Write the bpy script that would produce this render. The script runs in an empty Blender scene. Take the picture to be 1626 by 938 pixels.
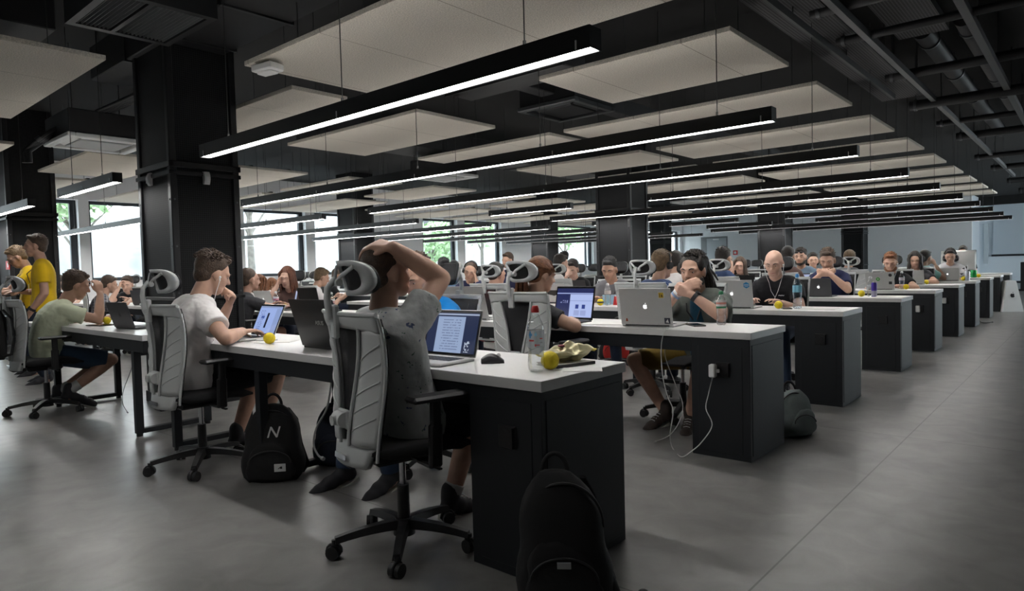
import bpy, math, random
from mathutils import Vector, Matrix, Euler
V = Vector
PI = math.pi
scene = bpy.context.scene
col = scene.collection

# ------------------------------------------------------------------ camera, sky, exposure
IMW, IMH, FPX = 1626, 938, 1068.88
YAW, PITCH, ROLL, EYE = 0.715, -0.04, -0.026, 1.136
_f = V((-math.sin(YAW) * math.cos(PITCH), math.cos(YAW) * math.cos(PITCH), math.sin(PITCH)))
_r0 = V((math.cos(YAW), math.sin(YAW), 0)); _u0 = _r0.cross(_f)
_r = _r0 * math.cos(ROLL) + _u0 * math.sin(ROLL)
_u = -_r0 * math.sin(ROLL) + _u0 * math.cos(ROLL)
CAM = V((0, 0, EYE))
cd = bpy.data.cameras.new('camera'); cam = bpy.data.objects.new('camera', cd); col.objects.link(cam)
cd.sensor_width = 36.0; cd.lens = 36.0 * FPX / IMW; cd.clip_start = 0.05; cd.clip_end = 200
cam.matrix_world = Matrix(((_r.x, _u.x, -_f.x, 0), (_r.y, _u.y, -_f.y, 0), (_r.z, _u.z, -_f.z, EYE), (0, 0, 0, 1)))
scene.camera = cam
vs = scene.view_settings
vs.view_transform = 'Standard'; vs.look = 'None'; vs.exposure = 0.40; vs.gamma = 1.0; vs.use_curve_mapping = False
scene.cycles.max_bounces = 8; scene.cycles.diffuse_bounces = 4; scene.cycles.transparent_max_bounces = 12
scene.cycles.use_denoising = True
w = bpy.data.worlds.new('sky'); scene.world = w; w.use_nodes = True
wn = w.node_tree.nodes; wl = w.node_tree.links
bg = wn['Background']; bg.inputs['Strength'].default_value = 8.0
tc = wn.new('ShaderNodeTexCoord'); sep = wn.new('ShaderNodeSeparateXYZ'); rmp = wn.new('ShaderNodeValToRGB')
wl.new(tc.outputs['Generated'], sep.inputs[0]); wl.new(sep.outputs['Z'], rmp.inputs[0]); wl.new(rmp.outputs[0], bg.inputs['Color'])
rmp.color_ramp.elements[0].color = (0.94, 0.97, 1.0, 1); rmp.color_ramp.elements[1].color = (0.72, 0.85, 1.0, 1)
LAMP = 36.0       # emission of the LED strips

def ray(px, py): return _f + _r * ((px - IMW / 2) / FPX) - _u * ((py - IMH / 2) / FPX)
def at_z(px, py, z): d = ray(px, py); return CAM + d * ((z - EYE) / d.z)
def at_y(px, py, y): d = ray(px, py); return CAM + d * (y / d.y)
def at_x(px, py, x): d = ray(px, py); return CAM + d * (x / d.x)

# ------------------------------------------------------------------ materials
def mat(name, c, rough=0.6, metal=0.0, noise=0.0, nscale=20.0, bump=0.0, bscale=200.0, trans=0.0, spec=0.5, coat=0.0, sheen=0.0):
    m = bpy.data.materials.new(name); m.use_nodes = True
    nt = m.node_tree; b = nt.nodes['Principled BSDF']
    b.inputs['Base Color'].default_value = (*c, 1); b.inputs['Roughness'].default_value = rough
    b.inputs['Metallic'].default_value = metal; b.inputs['Specular IOR Level'].default_value = spec
    b.inputs['Transmission Weight'].default_value = trans; b.inputs['Coat Weight'].default_value = coat
    b.inputs['Sheen Weight'].default_value = sheen
    t = nt.nodes.new('ShaderNodeTexCoord')
    if noise:
        n = nt.nodes.new('ShaderNodeTexNoise'); n.inputs['Scale'].default_value = nscale; n.inputs['Detail'].default_value = 6
        nt.links.new(t.outputs['Object'], n.inputs['Vector'])
        r = nt.nodes.new('ShaderNodeValToRGB')
        r.color_ramp.elements[0].position = 0.3; r.color_ramp.elements[1].position = 0.7
        r.color_ramp.elements[0].color = (*[x * (1 - noise) for x in c], 1); r.color_ramp.elements[1].color = (*[min(1, x * (1 + noise)) for x in c], 1)
        nt.links.new(n.outputs['Fac'], r.inputs[0]); nt.links.new(r.outputs[0], b.inputs['Base Color'])
    if bump:
        n2 = nt.nodes.new('ShaderNodeTexNoise'); n2.inputs['Scale'].default_value = bscale; n2.inputs['Detail'].default_value = 3
        nt.links.new(t.outputs['Object'], n2.inputs['Vector'])
        bp = nt.nodes.new('ShaderNodeBump'); bp.inputs['Strength'].default_value = bump; bp.inputs['Distance'].default_value = 0.01
        nt.links.new(n2.outputs['Fac'], bp.inputs['Height']); nt.links.new(bp.outputs[0], b.inputs['Normal'])
    return m
def emis(name, c, s):
    m = bpy.data.materials.new(name); m.use_nodes = True; nt = m.node_tree; nt.nodes.clear()
    e = nt.nodes.new('ShaderNodeEmission'); e.inputs[0].default_value = (*c, 1); e.inputs[1].default_value = s
    o = nt.nodes.new('ShaderNodeOutputMaterial'); nt.links.new(e.outputs[0], o.inputs[0]); return m
def nd(nt, t, **k):
    n = nt.nodes.new(t)
    for a, v in k.items():
        if a.startswith('i'): n.inputs[int(a[1:])].default_value = v
        else: setattr(n, a, v)
    return n
def glass_mat(name, tint, mix=0.12):
    m = bpy.data.materials.new(name); m.use_nodes = True; nt = m.node_tree; nt.nodes.clear()
    t = nd(nt, 'ShaderNodeBsdfTransparent'); t.inputs[0].default_value = (*tint, 1)
    g = nd(nt, 'ShaderNodeBsdfGlossy'); g.inputs['Roughness'].default_value = 0.03
    lw = nd(nt, 'ShaderNodeLayerWeight'); lw.inputs[0].default_value = 0.35; mr = nd(nt, 'ShaderNodeMapRange'); mr.inputs['To Min'].default_value = mix * .4; mr.inputs['To Max'].default_value = min(mix * 5, .75)
    nt.links.new(lw.outputs['Facing'], mr.inputs[0])
    mx = nd(nt, 'ShaderNodeMixShader'); nt.links.new(mr.outputs[0], mx.inputs[0]); o = nd(nt, 'ShaderNodeOutputMaterial')
    nt.links.new(t.outputs[0], mx.inputs[1]); nt.links.new(g.outputs[0], mx.inputs[2]); nt.links.new(mx.outputs[0], o.inputs[0])
    return m
def floor_mat():
    m = mat('polished concrete', (0.15, 0.147, 0.143), 0.35, spec=0.5); nt = m.node_tree; b = nt.nodes['Principled BSDF']; L = nt.links
    t = nd(nt, 'ShaderNodeTexCoord')
    n1 = nd(nt, 'ShaderNodeTexNoise'); n1.inputs['Scale'].default_value = 1.1; n1.inputs['Detail'].default_value = 5; n1.inputs['Distortion'].default_value = 0.6
    n2 = nd(nt, 'ShaderNodeTexNoise'); n2.inputs['Scale'].default_value = 5; n2.inputs['Detail'].default_value = 6; n2.inputs['Distortion'].default_value = 0.8
    for n in (n1, n2): L.new(t.outputs['Object'], n.inputs['Vector'])
    ad = nd(nt, 'ShaderNodeMath', operation='MULTIPLY_ADD'); ad.inputs[1].default_value = 0.5
    L.new(n2.outputs['Fac'], ad.inputs[0])
    ha = nd(nt, 'ShaderNodeMath', operation='MULTIPLY'); ha.inputs[1].default_value = 0.5; L.new(n1.outputs['Fac'], ha.inputs[0]); L.new(ha.outputs[0], ad.inputs[2])
    r = nd(nt, 'ShaderNodeValToRGB'); r.color_ramp.elements[0].position = 0.22; r.color_ramp.elements[1].position = 0.78
    r.color_ramp.elements[0].color = (0.085, 0.083, 0.08, 1); r.color_ramp.elements[1].color = (0.30, 0.292, 0.28, 1); L.new(ad.outputs[0], r.inputs[0])
    br = nd(nt, 'ShaderNodeTexBrick', offset=0.0); br.inputs['Scale'].default_value = 1; br.inputs['Mortar Size'].default_value = 0.004
    br.inputs['Brick Width'].default_value = 5.2; br.inputs['Row Height'].default_value = 2.83; br.inputs['Color1'].default_value = br.inputs['Color2'].default_value = (1, 1, 1, 1); br.inputs['Mortar'].default_value = (0.45, 0.45, 0.45, 1)
    mp = nd(nt, 'ShaderNodeMapping'); mp.inputs['Location'].default_value = (0.9, 0.83, 0); L.new(t.outputs['Object'], mp.inputs[0]); L.new(mp.outputs[0], br.inputs[0])
    mu = nd(nt, 'ShaderNodeMix', data_type='RGBA', blend_type='MULTIPLY'); mu.inputs['Factor'].default_value = 1
    L.new(r.outputs[0], mu.inputs['A']); L.new(br.outputs[0], mu.inputs['B']); L.new(mu.outputs['Result'], b.inputs['Base Color'])
    rr = nd(nt, 'ShaderNodeMapRange'); rr.inputs['To Min'].default_value = 0.26; rr.inputs['To Max'].default_value = 0.38; L.new(n1.outputs['Fac'], rr.inputs[0]); L.new(rr.outputs[0], b.inputs['Roughness'])
    return m
def panel_mat():
    m = mat('wood wool board', (0.60, 0.56, 0.495), 0.9, noise=0.28, nscale=120, bump=0.4, bscale=120, spec=0.1); nt = m.node_tree; b = nt.nodes['Principled BSDF']; L = nt.links
    src = b.inputs['Base Color'].links[0].from_socket
    t = nd(nt, 'ShaderNodeTexCoord'); s = nd(nt, 'ShaderNodeSeparateXYZ'); L.new(t.outputs['Object'], s.inputs[0])
    md = nd(nt, 'ShaderNodeMath', operation='PINGPONG'); md.inputs[1].default_value = 0.46; L.new(s.outputs[0], md.inputs[0])
    ct = nd(nt, 'ShaderNodeMath', operation='GREATER_THAN'); ct.inputs[1].default_value = 0.4565; L.new(md.outputs[0], ct.inputs[0])
    mu = nd(nt, 'ShaderNodeMix', data_type='RGBA'); L.new(ct.outputs[0], mu.inputs['Factor']); L.new(src, mu.inputs['A']); mu.inputs['B'].default_value = (0.30, 0.27, 0.23, 1)
    L.new(mu.outputs['Result'], b.inputs['Base Color']); return m
def perforated(name, c, hole, scale):
    m = mat(name, c, 0.65, spec=.2); nt = m.node_tree; b = nt.nodes['Principled BSDF']; L = nt.links
    t = nd(nt, 'ShaderNodeTexCoord'); vo = nd(nt, 'ShaderNodeTexVoronoi'); vo.inputs['Scale'].default_value = scale; vo.inputs['Randomness'].default_value = 0.0
    L.new(t.outputs['Object'], vo.inputs['Vector'])
    r = nd(nt, 'ShaderNodeValToRGB'); r.color_ramp.elements[0].position = 0.33; r.color_ramp.elements[1].position = 0.42
    r.color_ramp.elements[0].color = (*hole, 1); r.color_ramp.elements[1].color = (*c, 1)
    L.new(vo.outputs['Distance'], r.inputs[0]); L.new(r.outputs[0], b.inputs['Base Color']); return m
def plaid(name, base, dark, light, freq):
    m = mat(name, base, 0.85); nt = m.node_tree; b = nt.nodes['Principled BSDF']; L = nt.links
    t = nd(nt, 'ShaderNodeTexCoord'); out = None
    prev = nd(nt, 'ShaderNodeRGB'); prev.outputs[0].default_value = (*base, 1); prev = prev.outputs[0]
    for d, c in (('X', dark), ('Z', dark), ('Y', light)):
        wv = nd(nt, 'ShaderNodeTexWave', bands_direction=d); wv.inputs['Scale'].default_value = freq; L.new(t.outputs['Object'], wv.inputs[0])
        g = nd(nt, 'ShaderNodeMath', operation='GREATER_THAN'); g.inputs[1].default_value = 0.62; L.new(wv.outputs['Fac'], g.inputs[0])
        f = nd(nt, 'ShaderNodeMath', operation='MULTIPLY'); f.inputs[1].default_value = 0.65; L.new(g.outputs[0], f.inputs[0])
        mx = nd(nt, 'ShaderNodeMix', data_type='RGBA'); L.new(f.outputs[0], mx.inputs['Factor']); L.new(prev, mx.inputs['A']); mx.inputs['B'].default_value = (*c, 1); prev = mx.outputs['Result']
    L.new(prev, b.inputs['Base Color']); return m
def speckled(name, base, spot, scale, thr=0.12, spot2=None):
    m = mat(name, base, 0.85, bump=0.15, bscale=60); nt = m.node_tree; b = nt.nodes['Principled BSDF']; L = nt.links
    t = nd(nt, 'ShaderNodeTexCoord'); prev = nd(nt, 'ShaderNodeRGB'); prev.outputs[0].default_value = (*base, 1); prev = prev.outputs[0]
    for i, c in enumerate([spot] + ([spot2] if spot2 else [])):
        vo = nd(nt, 'ShaderNodeTexVoronoi'); vo.inputs['Scale'].default_value = scale * (1 + 0.23 * i)
        nz = nd(nt, 'ShaderNodeTexNoise'); nz.inputs['Scale'].default_value = scale * 3
        mp = nd(nt, 'ShaderNodeMix', data_type='RGBA'); mp.inputs['Factor'].default_value = 0.06
        L.new(t.outputs['Object'], nz.inputs['Vector']); L.new(t.outputs['Object'], mp.inputs['A']); L.new(nz.outputs['Color'], mp.inputs['B'])
        L.new(mp.outputs['Result'], vo.inputs['Vector'])
        g = nd(nt, 'ShaderNodeMath', operation='LESS_THAN'); g.inputs[1].default_value = thr; L.new(vo.outputs['Distance'], g.inputs[0])
        mx = nd(nt, 'ShaderNodeMix', data_type='RGBA'); L.new(g.outputs[0], mx.inputs['Factor']); L.new(prev, mx.inputs['A']); mx.inputs['B'].default_value = (*c, 1); prev = mx.outputs['Result']
    L.new(prev, b.inputs['Base Color']); return m

M = {}
M['floor'] = floor_mat(); M['panel'] = panel_mat()
M['ceil'] = mat('black painted slab', (0.006, 0.006, 0.0065), 0.9)
M['duct'] = mat('dark duct sheet', (0.024, 0.024, 0.026), 0.6, metal=0.2, noise=0.15, nscale=3)
M['pipe'] = mat('dark painted pipe', (0.028, 0.029, 0.031), 0.5, metal=0.3)
M['rail'] = mat('grey steel rail', (0.085, 0.09, 0.095), 0.45, metal=0.5)
M['tray'] = perforated('perforated tray', (0.10, 0.10, 0.105), (0.01, 0.01, 0.01), 40)
M['wallw'] = mat('white plaster', (0.86, 0.865, 0.87), 0.9, bump=0.05, bscale=60)
M['wallg'] = mat('pale grey plaster', (0.76, 0.765, 0.78), 0.9, bump=0.05, bscale=60)
M['wallb'] = mat('white blue plaster', (0.66, 0.72, 0.78), 0.85)
M['frame'] = mat('black window frame', (0.018, 0.022, 0.028), 0.45)
M['pane'] = glass_mat('window glass', (0.94, 0.98, 0.98), 0.03)
M['mesh'] = perforated('black perforated sheet', (0.018, 0.0185, 0.020), (0.006, 0.006, 0.0065), 55)
M['steel'] = mat('black steel', (0.016, 0.0165, 0.018), 0.45, metal=0.2)
M['lampb'] = mat('black lamp body', (0.014, 0.014, 0.015), 0.45)
M['led'] = emis('led diffuser', (1.0, 0.985, 0.96), LAMP)
M['wire'] = mat('thin dark wire', (0.03, 0.03, 0.03), 0.5)
M['wp'] = mat('white plastic', (0.72, 0.72, 0.71), 0.4)
M['gp'] = mat('grey plastic', (0.35, 0.36, 0.36), 0.5)
M['top'] = mat('white laminate', (0.66, 0.655, 0.645), 0.32, noise=0.02, nscale=4)
M['desk'] = mat('anthracite desk steel', (0.0125, 0.0145, 0.0175), 0.55, spec=.35, bump=0.02, bscale=400)
M['deskd'] = mat('black socket', (0.010, 0.010, 0.011), 0.4)
M['chair'] = mat('light grey chair plastic', (0.50, 0.515, 0.51), 0.5, bump=0.06, bscale=500)
M['cmesh'] = mat('black chair mesh', (0.016, 0.016, 0.018), 0.75, bump=0.3, bscale=700)
_t = M['cmesh'].node_tree; _x = _t.nodes.new('ShaderNodeMixShader'); _y = _t.nodes.new('ShaderNodeBsdfTransparent'); _x.inputs[0].default_value = .22
_o = [n for n in _t.nodes if n.type == 'OUTPUT_MATERIAL'][0]; _t.links.new(_t.nodes['Principled BSDF'].outputs[0], _x.inputs[1]); _t.links.new(_y.outputs[0], _x.inputs[2]); _t.links.new(_x.outputs[0], _o.inputs[0])
M['cblack'] = mat('black chair plastic', (0.012, 0.012, 0.013), 0.45)
M['cfab'] = mat('black seat fabric', (0.014, 0.014, 0.015), 0.95, bump=0.3, bscale=600)
M['chrome'] = mat('chrome', (0.6, 0.6, 0.62), 0.15, metal=1.0)
M['screen'] = mat('projection screen cloth', (0.46, 0.52, 0.58), 0.8)
M['doorg'] = mat('grey door', (0.36, 0.38, 0.40), 0.5)
M['red'] = mat('red plastic', (0.55, 0.02, 0.02), 0.4)
M['conc'] = mat('pale concrete outside', (0.40, 0.40, 0.395), 0.9, noise=0.25, nscale=1.2)
M['grnd'] = mat('paving outside', (0.42, 0.42, 0.40), 0.9)
M['bark'] = mat('tree bark', (0.16, 0.14, 0.12), 0.9, noise=0.3, nscale=8)
M['leaf'] = mat('green leaves', (0.30, 0.42, 0.22), 0.7, noise=0.4, nscale=3)
M['bldg'] = mat('grey building', (0.40, 0.42, 0.45), 0.8)

# ------------------------------------------------------------------ mesh building
class MB:
    def __init__(s): s.v = []; s.f = []; s.mi = []; s.sm = []; s.X = None
    def add(s, vs, fs, mi=0, smooth=False):
        o = len(s.v)
        s.v += [tuple(s.X @ V(p)) if s.X else tuple(p) for p in vs]
        for f in fs: s.f.append([i + o for i in f]); s.mi.append(mi); s.sm.append(smooth)
    def box(s, c, d, rot=None, b=0.0, mi=0):
        x, y, z = d[0] / 2, d[1] / 2, d[2] / 2; b = min(b, x * .9, y * .9, z * .9); c = V(c)
        R = rot if rot is not None else Matrix.Identity(3)
        if b <= 0:
            vs = [c + R @ V((sx * x, sy * y, sz * z)) for sx in (-1, 1) for sy in (-1, 1) for sz in (-1, 1)]
            s.add(vs, [(0, 1, 3, 2), (4, 6, 7, 5), (0, 4, 5, 1), (2, 3, 7, 6), (0, 2, 6, 4), (1, 5, 7, 3)], mi); return
        vs = []; ix = {}
        for sx in (-1, 1):
            for sy in (-1, 1):
                for sz in (-1, 1):
                    for a in range(3):
                        p = [sx * x, sy * y, sz * z]
                        for k in range(3):
                            if k != a: p[k] -= (sx, sy, sz)[k] * b
                        ix[(sx, sy, sz, a)] = len(vs); vs.append(c + R @ V(p))
        fs = []
        for a in range(3):
            for sg in (-1, 1):
                o = [k for k in range(3) if k != a]; q = []
                for (i, j) in ((-1, -1), (1, -1), (1, 1), (-1, 1)):
                    k = [0, 0, 0]; k[a] = sg; k[o[0]] = i; k[o[1]] = j; q.append(ix[(*k, a)])
                flip = (sg < 0) != (a == 1)
                fs.append(q[::-1] if flip else q)
        for a in range(3):
            o = [k for k in range(3) if k != a]
            for i in (-1, 1):
                for j in (-1, 1):
                    k0 = [0, 0, 0]; k0[a] = -1; k0[o[0]] = i; k0[o[1]] = j; k1 = list(k0); k1[a] = 1
                    q = [ix[(*k0, o[0])], ix[(*k1, o[0])], ix[(*k1, o[1])], ix[(*k0, o[1])]]
                    if (i * j < 0) != (a == 1): q = q[::-1]
                    fs.append(q)
        for sx in (-1, 1):
            for sy in (-1, 1):
                for sz in (-1, 1):
                    q = [ix[(sx, sy, sz, a)] for a in range(3)]
                    fs.append(q if sx * sy * sz > 0 else q[::-1])
        s.add(vs, fs, mi)
    def rings(s, rings, closed=True, caps=True, mi=0, smooth=True, capc=False):
        n = len(rings[0]); vs = [p for r in rings for p in r]; fs = []
        for i in range(len(rings) - 1):
            for j in range(n if closed else n - 1):
                k = (j + 1) % n; fs.append((i * n + j, i * n + k, (i + 1) * n + k, (i + 1) * n + j))
        s.add(vs, fs, mi, smooth)
        if caps and closed:
            s.add(rings[0], [tuple(range(n))[::-1]], mi); s.add(rings[-1], [tuple(range(n))], mi)
    def cyl(s, p0, p1, r0, r1=None, n=12, caps=True, mi=0, smooth=True):
        s.tube([p0, p1], [r0, r0 if r1 is None else r1], n, caps, mi, smooth)
    def tube(s, pts, r, n=8, caps=True, mi=0, smooth=True, flat=1.0):
        pts = [V(p) for p in pts]; rs = r if isinstance(r, (list, tuple)) else [r] * len(pts); out = []; up = None
        for i, p in enumerate(pts):
            t = (pts[min(i + 1, len(pts) - 1)] - pts[max(i - 1, 0)])
            t = t.normalized() if t.length > 1e-9 else V((0, 0, 1))
            if up is None: up = V((0, 0, 1)) if abs(t.z) < .9 else V((0, 1, 0))
            a = up - t * up.dot(t); a = a.normalized() if a.length > 1e-6 else t.orthogonal().normalized(); up = a
            b = t.cross(a)
            out.append([p + a * (math.cos(2 * PI * k / n) * rs[i] * flat) + b * (math.sin(2 * PI * k / n) * rs[i]) for k in range(n)])
        s.rings(out, True, caps, mi, smooth)
    def cone(s, p0, p1, r0, r1, n=16, flat0=False, flat1=False):
        """tapered capsule (hemispherical ends unless flat)"""
        p0, p1 = V(p0), V(p1); d = p1 - p0; L = d.length
        t = d / L if L > 1e-6 else V((0, 0, 1)); a = t.orthogonal().normalized(); b = t.cross(a); rg = []
        def ring(c, r): return [c + a * (math.cos(2 * PI * k / n) * r) + b * (math.sin(2 * PI * k / n) * r) for k in range(n)]
        if flat0: rg.append(ring(p0, r0))
        else:
            for i in range(1, 5): th = i / 4 * PI / 2; rg.append(ring(p0 - t * (r0 * math.cos(th)), max(r0 * math.sin(th), 1e-4)))
        m = max(1, int(L / .05))
        for i in range(1, m): rg.append(ring(p0 + d * (i / m), r0 + (r1 - r0) * i / m))
        if flat1: rg.append(ring(p1, r1))
        else:
            for i in range(0, 4): th = i / 4 * PI / 2; rg.append(ring(p1 + t * (r1 * math.sin(th)), max(r1 * math.cos(th), 1e-4)))
        s.rings(rg)
    def ball(s, c, r, R=None, nu=16, nv=10, mi=0, smooth=True):
        c = V(c); r = V((r, r, r)) if isinstance(r, (int, float)) else V(r); R = R or Matrix.Identity(3); rg = []
        for i in range(nv + 1):
            th = PI * min(max(i / nv, .004), .996)
            rg.append([c + R @ V((r.x * math.sin(th) * math.cos(2 * PI * k / nu), r.y * math.sin(th) * math.sin(2 * PI * k / nu), -r.z * math.cos(th))) for k in range(nu)])
        s.rings(rg, mi=mi, smooth=smooth)
    def lathe(s, prof, c=(0, 0, 0), n=24, mi=0, smooth=True, caps=True):
        c = V(c); s.rings([[c + V((r * math.cos(2 * PI * k / n), r * math.sin(2 * PI * k / n), z)) for k in range(n)] for r, z in prof], mi=mi, smooth=smooth, caps=caps)
    def prism(s, out, org, ux, uy, th, mi=0):
        """2D outline extruded by th along ux x uy"""
        org, ux, uy = V(org), V(ux), V(uy); nz = ux.cross(uy).normalized() * th; n = len(out)
        a = [org + ux * p[0] + uy * p[1] for p in out]; b = [p + nz for p in a]
        s.add(a + b, [tuple(range(n))[::-1], tuple(range(n, 2 * n))] + [(i, (i + 1) % n, n + (i + 1) % n, n + i) for i in range(n)], mi)
    def mesh(s, name):
        me = bpy.data.meshes.new(name); me.from_pydata(s.v, [], s.f)
        me.polygons.foreach_set('use_smooth', s.sm); me.polygons.foreach_set('material_index', s.mi); me.update(); return me
    def build(s, name, m, parent=None, mats=None):
        return link(name, s.mesh(name), m, parent)
def link(name, me, m, parent=None):
    for x in (m if isinstance(m, list) else [m]): me.materials.append(x)
    o = bpy.data.objects.new(name, me); col.objects.link(o)
    if parent: o.parent = parent
    return o
def tag(o, label=None, cat=None, group=None, kind=None):
    if label: o['label'] = label
    if cat: o['category'] = cat
    if group: o['group'] = group
    if kind: o['kind'] = kind
    return o
def empty(name, loc, rz=0.0, label=None, cat=None, group=None, kind=None):
    o = bpy.data.objects.new(name, None); col.objects.link(o); o.location = loc; o.rotation_euler = (0, 0, rz); o.empty_display_size = .1
    return tag(o, label, cat, group, kind)
KIDS = {}
def copy_tree(o, parent=None):
    c = o.copy(); col.objects.link(c)
    if parent: c.parent = parent
    for ch in list(o.children): copy_tree(ch, c)
    return c
def put(src, first, loc, rz, label, group=None):
    o = src if first else copy_tree(src)
    o.location = loc; o.rotation_euler = (0, 0, rz); o['label'] = label
    if group: o['group'] = group
    return o
def remesh(mb, vox, smooth=5, factor=.5):
    """fuse the overlapping closed shapes of mb into one continuous skin"""
    me = mb.mesh('tmp'); o = bpy.data.objects.new('tmp', me); col.objects.link(o)
    r = o.modifiers.new('r', 'REMESH'); r.mode = 'VOXEL'; r.voxel_size = vox; r.use_smooth_shade = True
    if smooth: q = o.modifiers.new('s', 'SMOOTH'); q.iterations = smooth; q.factor = factor
    dg = bpy.context.evaluated_depsgraph_get(); out = bpy.data.meshes.new_from_object(o.evaluated_get(dg))
    bpy.data.objects.remove(o); bpy.data.meshes.remove(me)
    out.polygons.foreach_set('use_smooth', [True] * len(out.polygons)); return out
def Rz(a): return Matrix.Rotation(a, 3, 'Z')
def Rx(a): return Matrix.Rotation(a, 3, 'X')
def Ry(a): return Matrix.Rotation(a, 3, 'Y')
def ordn(i): return ['first', 'second', 'third', 'fourth', 'fifth', 'sixth', 'seventh', 'eighth', 'ninth', 'tenth', 'eleventh', 'twelfth'][i]
# ------------------------------------------------------------------ setting
XW, YB, ZC = -16.2, 32.2, 3.6
ROWP, ROW0 = 1.889, 1.823
ROWS = [ROW0 + k * ROWP + d for k, d in enumerate([0, 0, -.06, .1, .08, .06, -.08, 0, -.1, 0])]
DEPTH, TOPZ, XE = 0.56, 0.74, -1.459
def sbox(name, x0, x1, y0, y1, z0, z1, m, kind='structure', parent=None, b=0):
    q = MB(); q.box(((x0 + x1) / 2, (y0 + y1) / 2, (z0 + z1) / 2), (x1 - x0, y1 - y0, z1 - z0), b=b); o = q.build(name, m, parent)
    if kind and not parent: o['kind'] = kind
    return o
sbox('floor', XW - .35, 5.0, -3.2, 35, -.2, 0, M['floor'])
sbox('ceiling', XW - .35, 5.0, -3.2, 35, ZC, ZC + .25, M['ceil'])
# left wall: piers, sill band and header around the windows
WINS = [(-1.2, 1.3), (1.62, 4.8), (5.0, 8.1), (8.45, 10.2), (10.48, 12.3), (14.42, 15.94), (16.3, 18.17), (21.5, 24.05), (28.3, 31.95)]
q = MB(); ZS, ZH = 1.1, 2.82
def bx(q, x0, x1, y0, y1, z0, z1, b=0, mi=0): q.box(((x0 + x1) / 2, (y0 + y1) / 2, (z0 + z1) / 2), (x1 - x0, y1 - y0, z1 - z0), b=b, mi=mi)
bx(q, XW - .35, XW, -3.2, 35, 0, ZS); bx(q, XW - .35, XW, -3.2, 35, ZH, ZC)
ys = [-3.2] + [v for wv in WINS for v in wv] + [35]
for i in range(0, len(ys), 2): bx(q, XW - .35, XW, ys[i], ys[i + 1], ZS, ZH)
q.build('wall_left', M['wallw'])['kind'] = 'structure'
for i, (a, b) in enumerate(WINS):
    fr = MB(); x = XW - .2; t = .07
    bx(fr, x - .03, x + .05, a, b, ZS, ZS + t); bx(fr, x - .03, x + .05, a, b, ZH - t, ZH)
    bx(fr, x - .03, x + .05, a, a + t, ZS + t, ZH - t); bx(fr, x - .03, x + .05, b - .12, b, ZS + t, ZH - t)
    if b - a > 2.2: bx(fr, x - .03, x + .05, (a + b) / 2 + .9, (a + b) / 2 + .96, ZS + t, ZH - t)
    o = fr.build('window_%d' % (i + 1), M['frame']); o['kind'] = 'structure'
    p = MB(); bx(p, x, x + .01, a + t, b - .12, ZS + t, ZH - t); p.build('pane', M['pane'], o)
# back wall with door, side walls
sbox('wall_back', XW, -3.73, YB, YB + .2, 0, ZC, M['wallg'])
sbox('wall_far', -4.2, 5, 34.5, 34.7, 0, ZC, M['wallb'])
sbox('wall_return', -3.95, -3.73, YB + .2, 34.5, 0, ZC, M['wallb'])
sbox('wall_front', XW, 5, -3.4, -3.2, 0, ZC, M['wallg'])
q = MB(); RW = [(16.5, 20.5), (21.5, 25.5), (26.5, 31.5)]
bx(q, 4.6, 4.9, -3.2, 35, 0, .5); bx(q, 4.6, 4.9, -3.2, 35, 3.0, ZC)
ys = [-3.2] + [v for wv in RW for v in wv] + [35]
for i in range(0, len(ys), 2): bx(q, 4.6, 4.9, ys[i], ys[i + 1], .5, 3.0)
q.build('wall_right', M['wallw'])['kind'] = 'structure'
for i, (a, b) in enumerate(RW):
    fr = MB(); bx(fr, 4.7, 4.78, a, b, .5, .58); bx(fr, 4.7, 4.78, a, b, 2.92, 3.0)
    for y in (a, (a + b) / 2 - .04, b - .08): bx(fr, 4.7, 4.78, y, y + .08, .58, 2.92)
    o = fr.build('window_%d' % (i + 10), M['frame']); o['kind'] = 'structure'
    p = MB(); bx(p, 4.73, 4.74, a, b, .55, 2.95); p.build('pane', M['pane'], o)
dr = MB(); bx(dr, -15.15, -14.85, YB - .03, YB + .02, 0, 2.46); bx(dr, -13.82, -13.76, YB - .03, YB + .02, 0, 2.46); bx(dr, -14.85, -13.82, YB - .03, YB + .02, 2.38, 2.46)
o = dr.build('door_1', mat('dark door frame', (.16, .165, .17), .5)); o['kind'] = 'structure'
q = MB(); bx(q, -14.85, -13.82, YB - .015, YB + .01, 0.01, 2.38); lf = q.build('door_leaf', M['doorg'], o)
q = MB(); q.cyl((-14.72, YB - .02, 1.05), (-14.72, YB - .07, 1.05), .012); q.cyl((-14.72, YB - .07, 1.05), (-14.6, YB - .07, 1.05), .012); q.build('handle', M['chrome'], lf)
q = MB(); bx(q, -14.5, -14.2, YB - .06, YB - .015, 2.3, 2.36); q.build('door_closer', M['wp'], lf)
q = MB(); bx(q, -3.58, -3.42, 34.44, 34.5, .82, 2.5); o = q.build('door_2', mat('frosted door strip', (.5, .56, .6), .3)); o['kind'] = 'structure'
sbox('baseboard_far', -3.73, 4.6, 34.47, 34.5, 0, .09, M['frame'])
sbox('trim_1', -3.9, 4.6, 34.2, 34.5, 3.25, ZC, M['ceil'])
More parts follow.
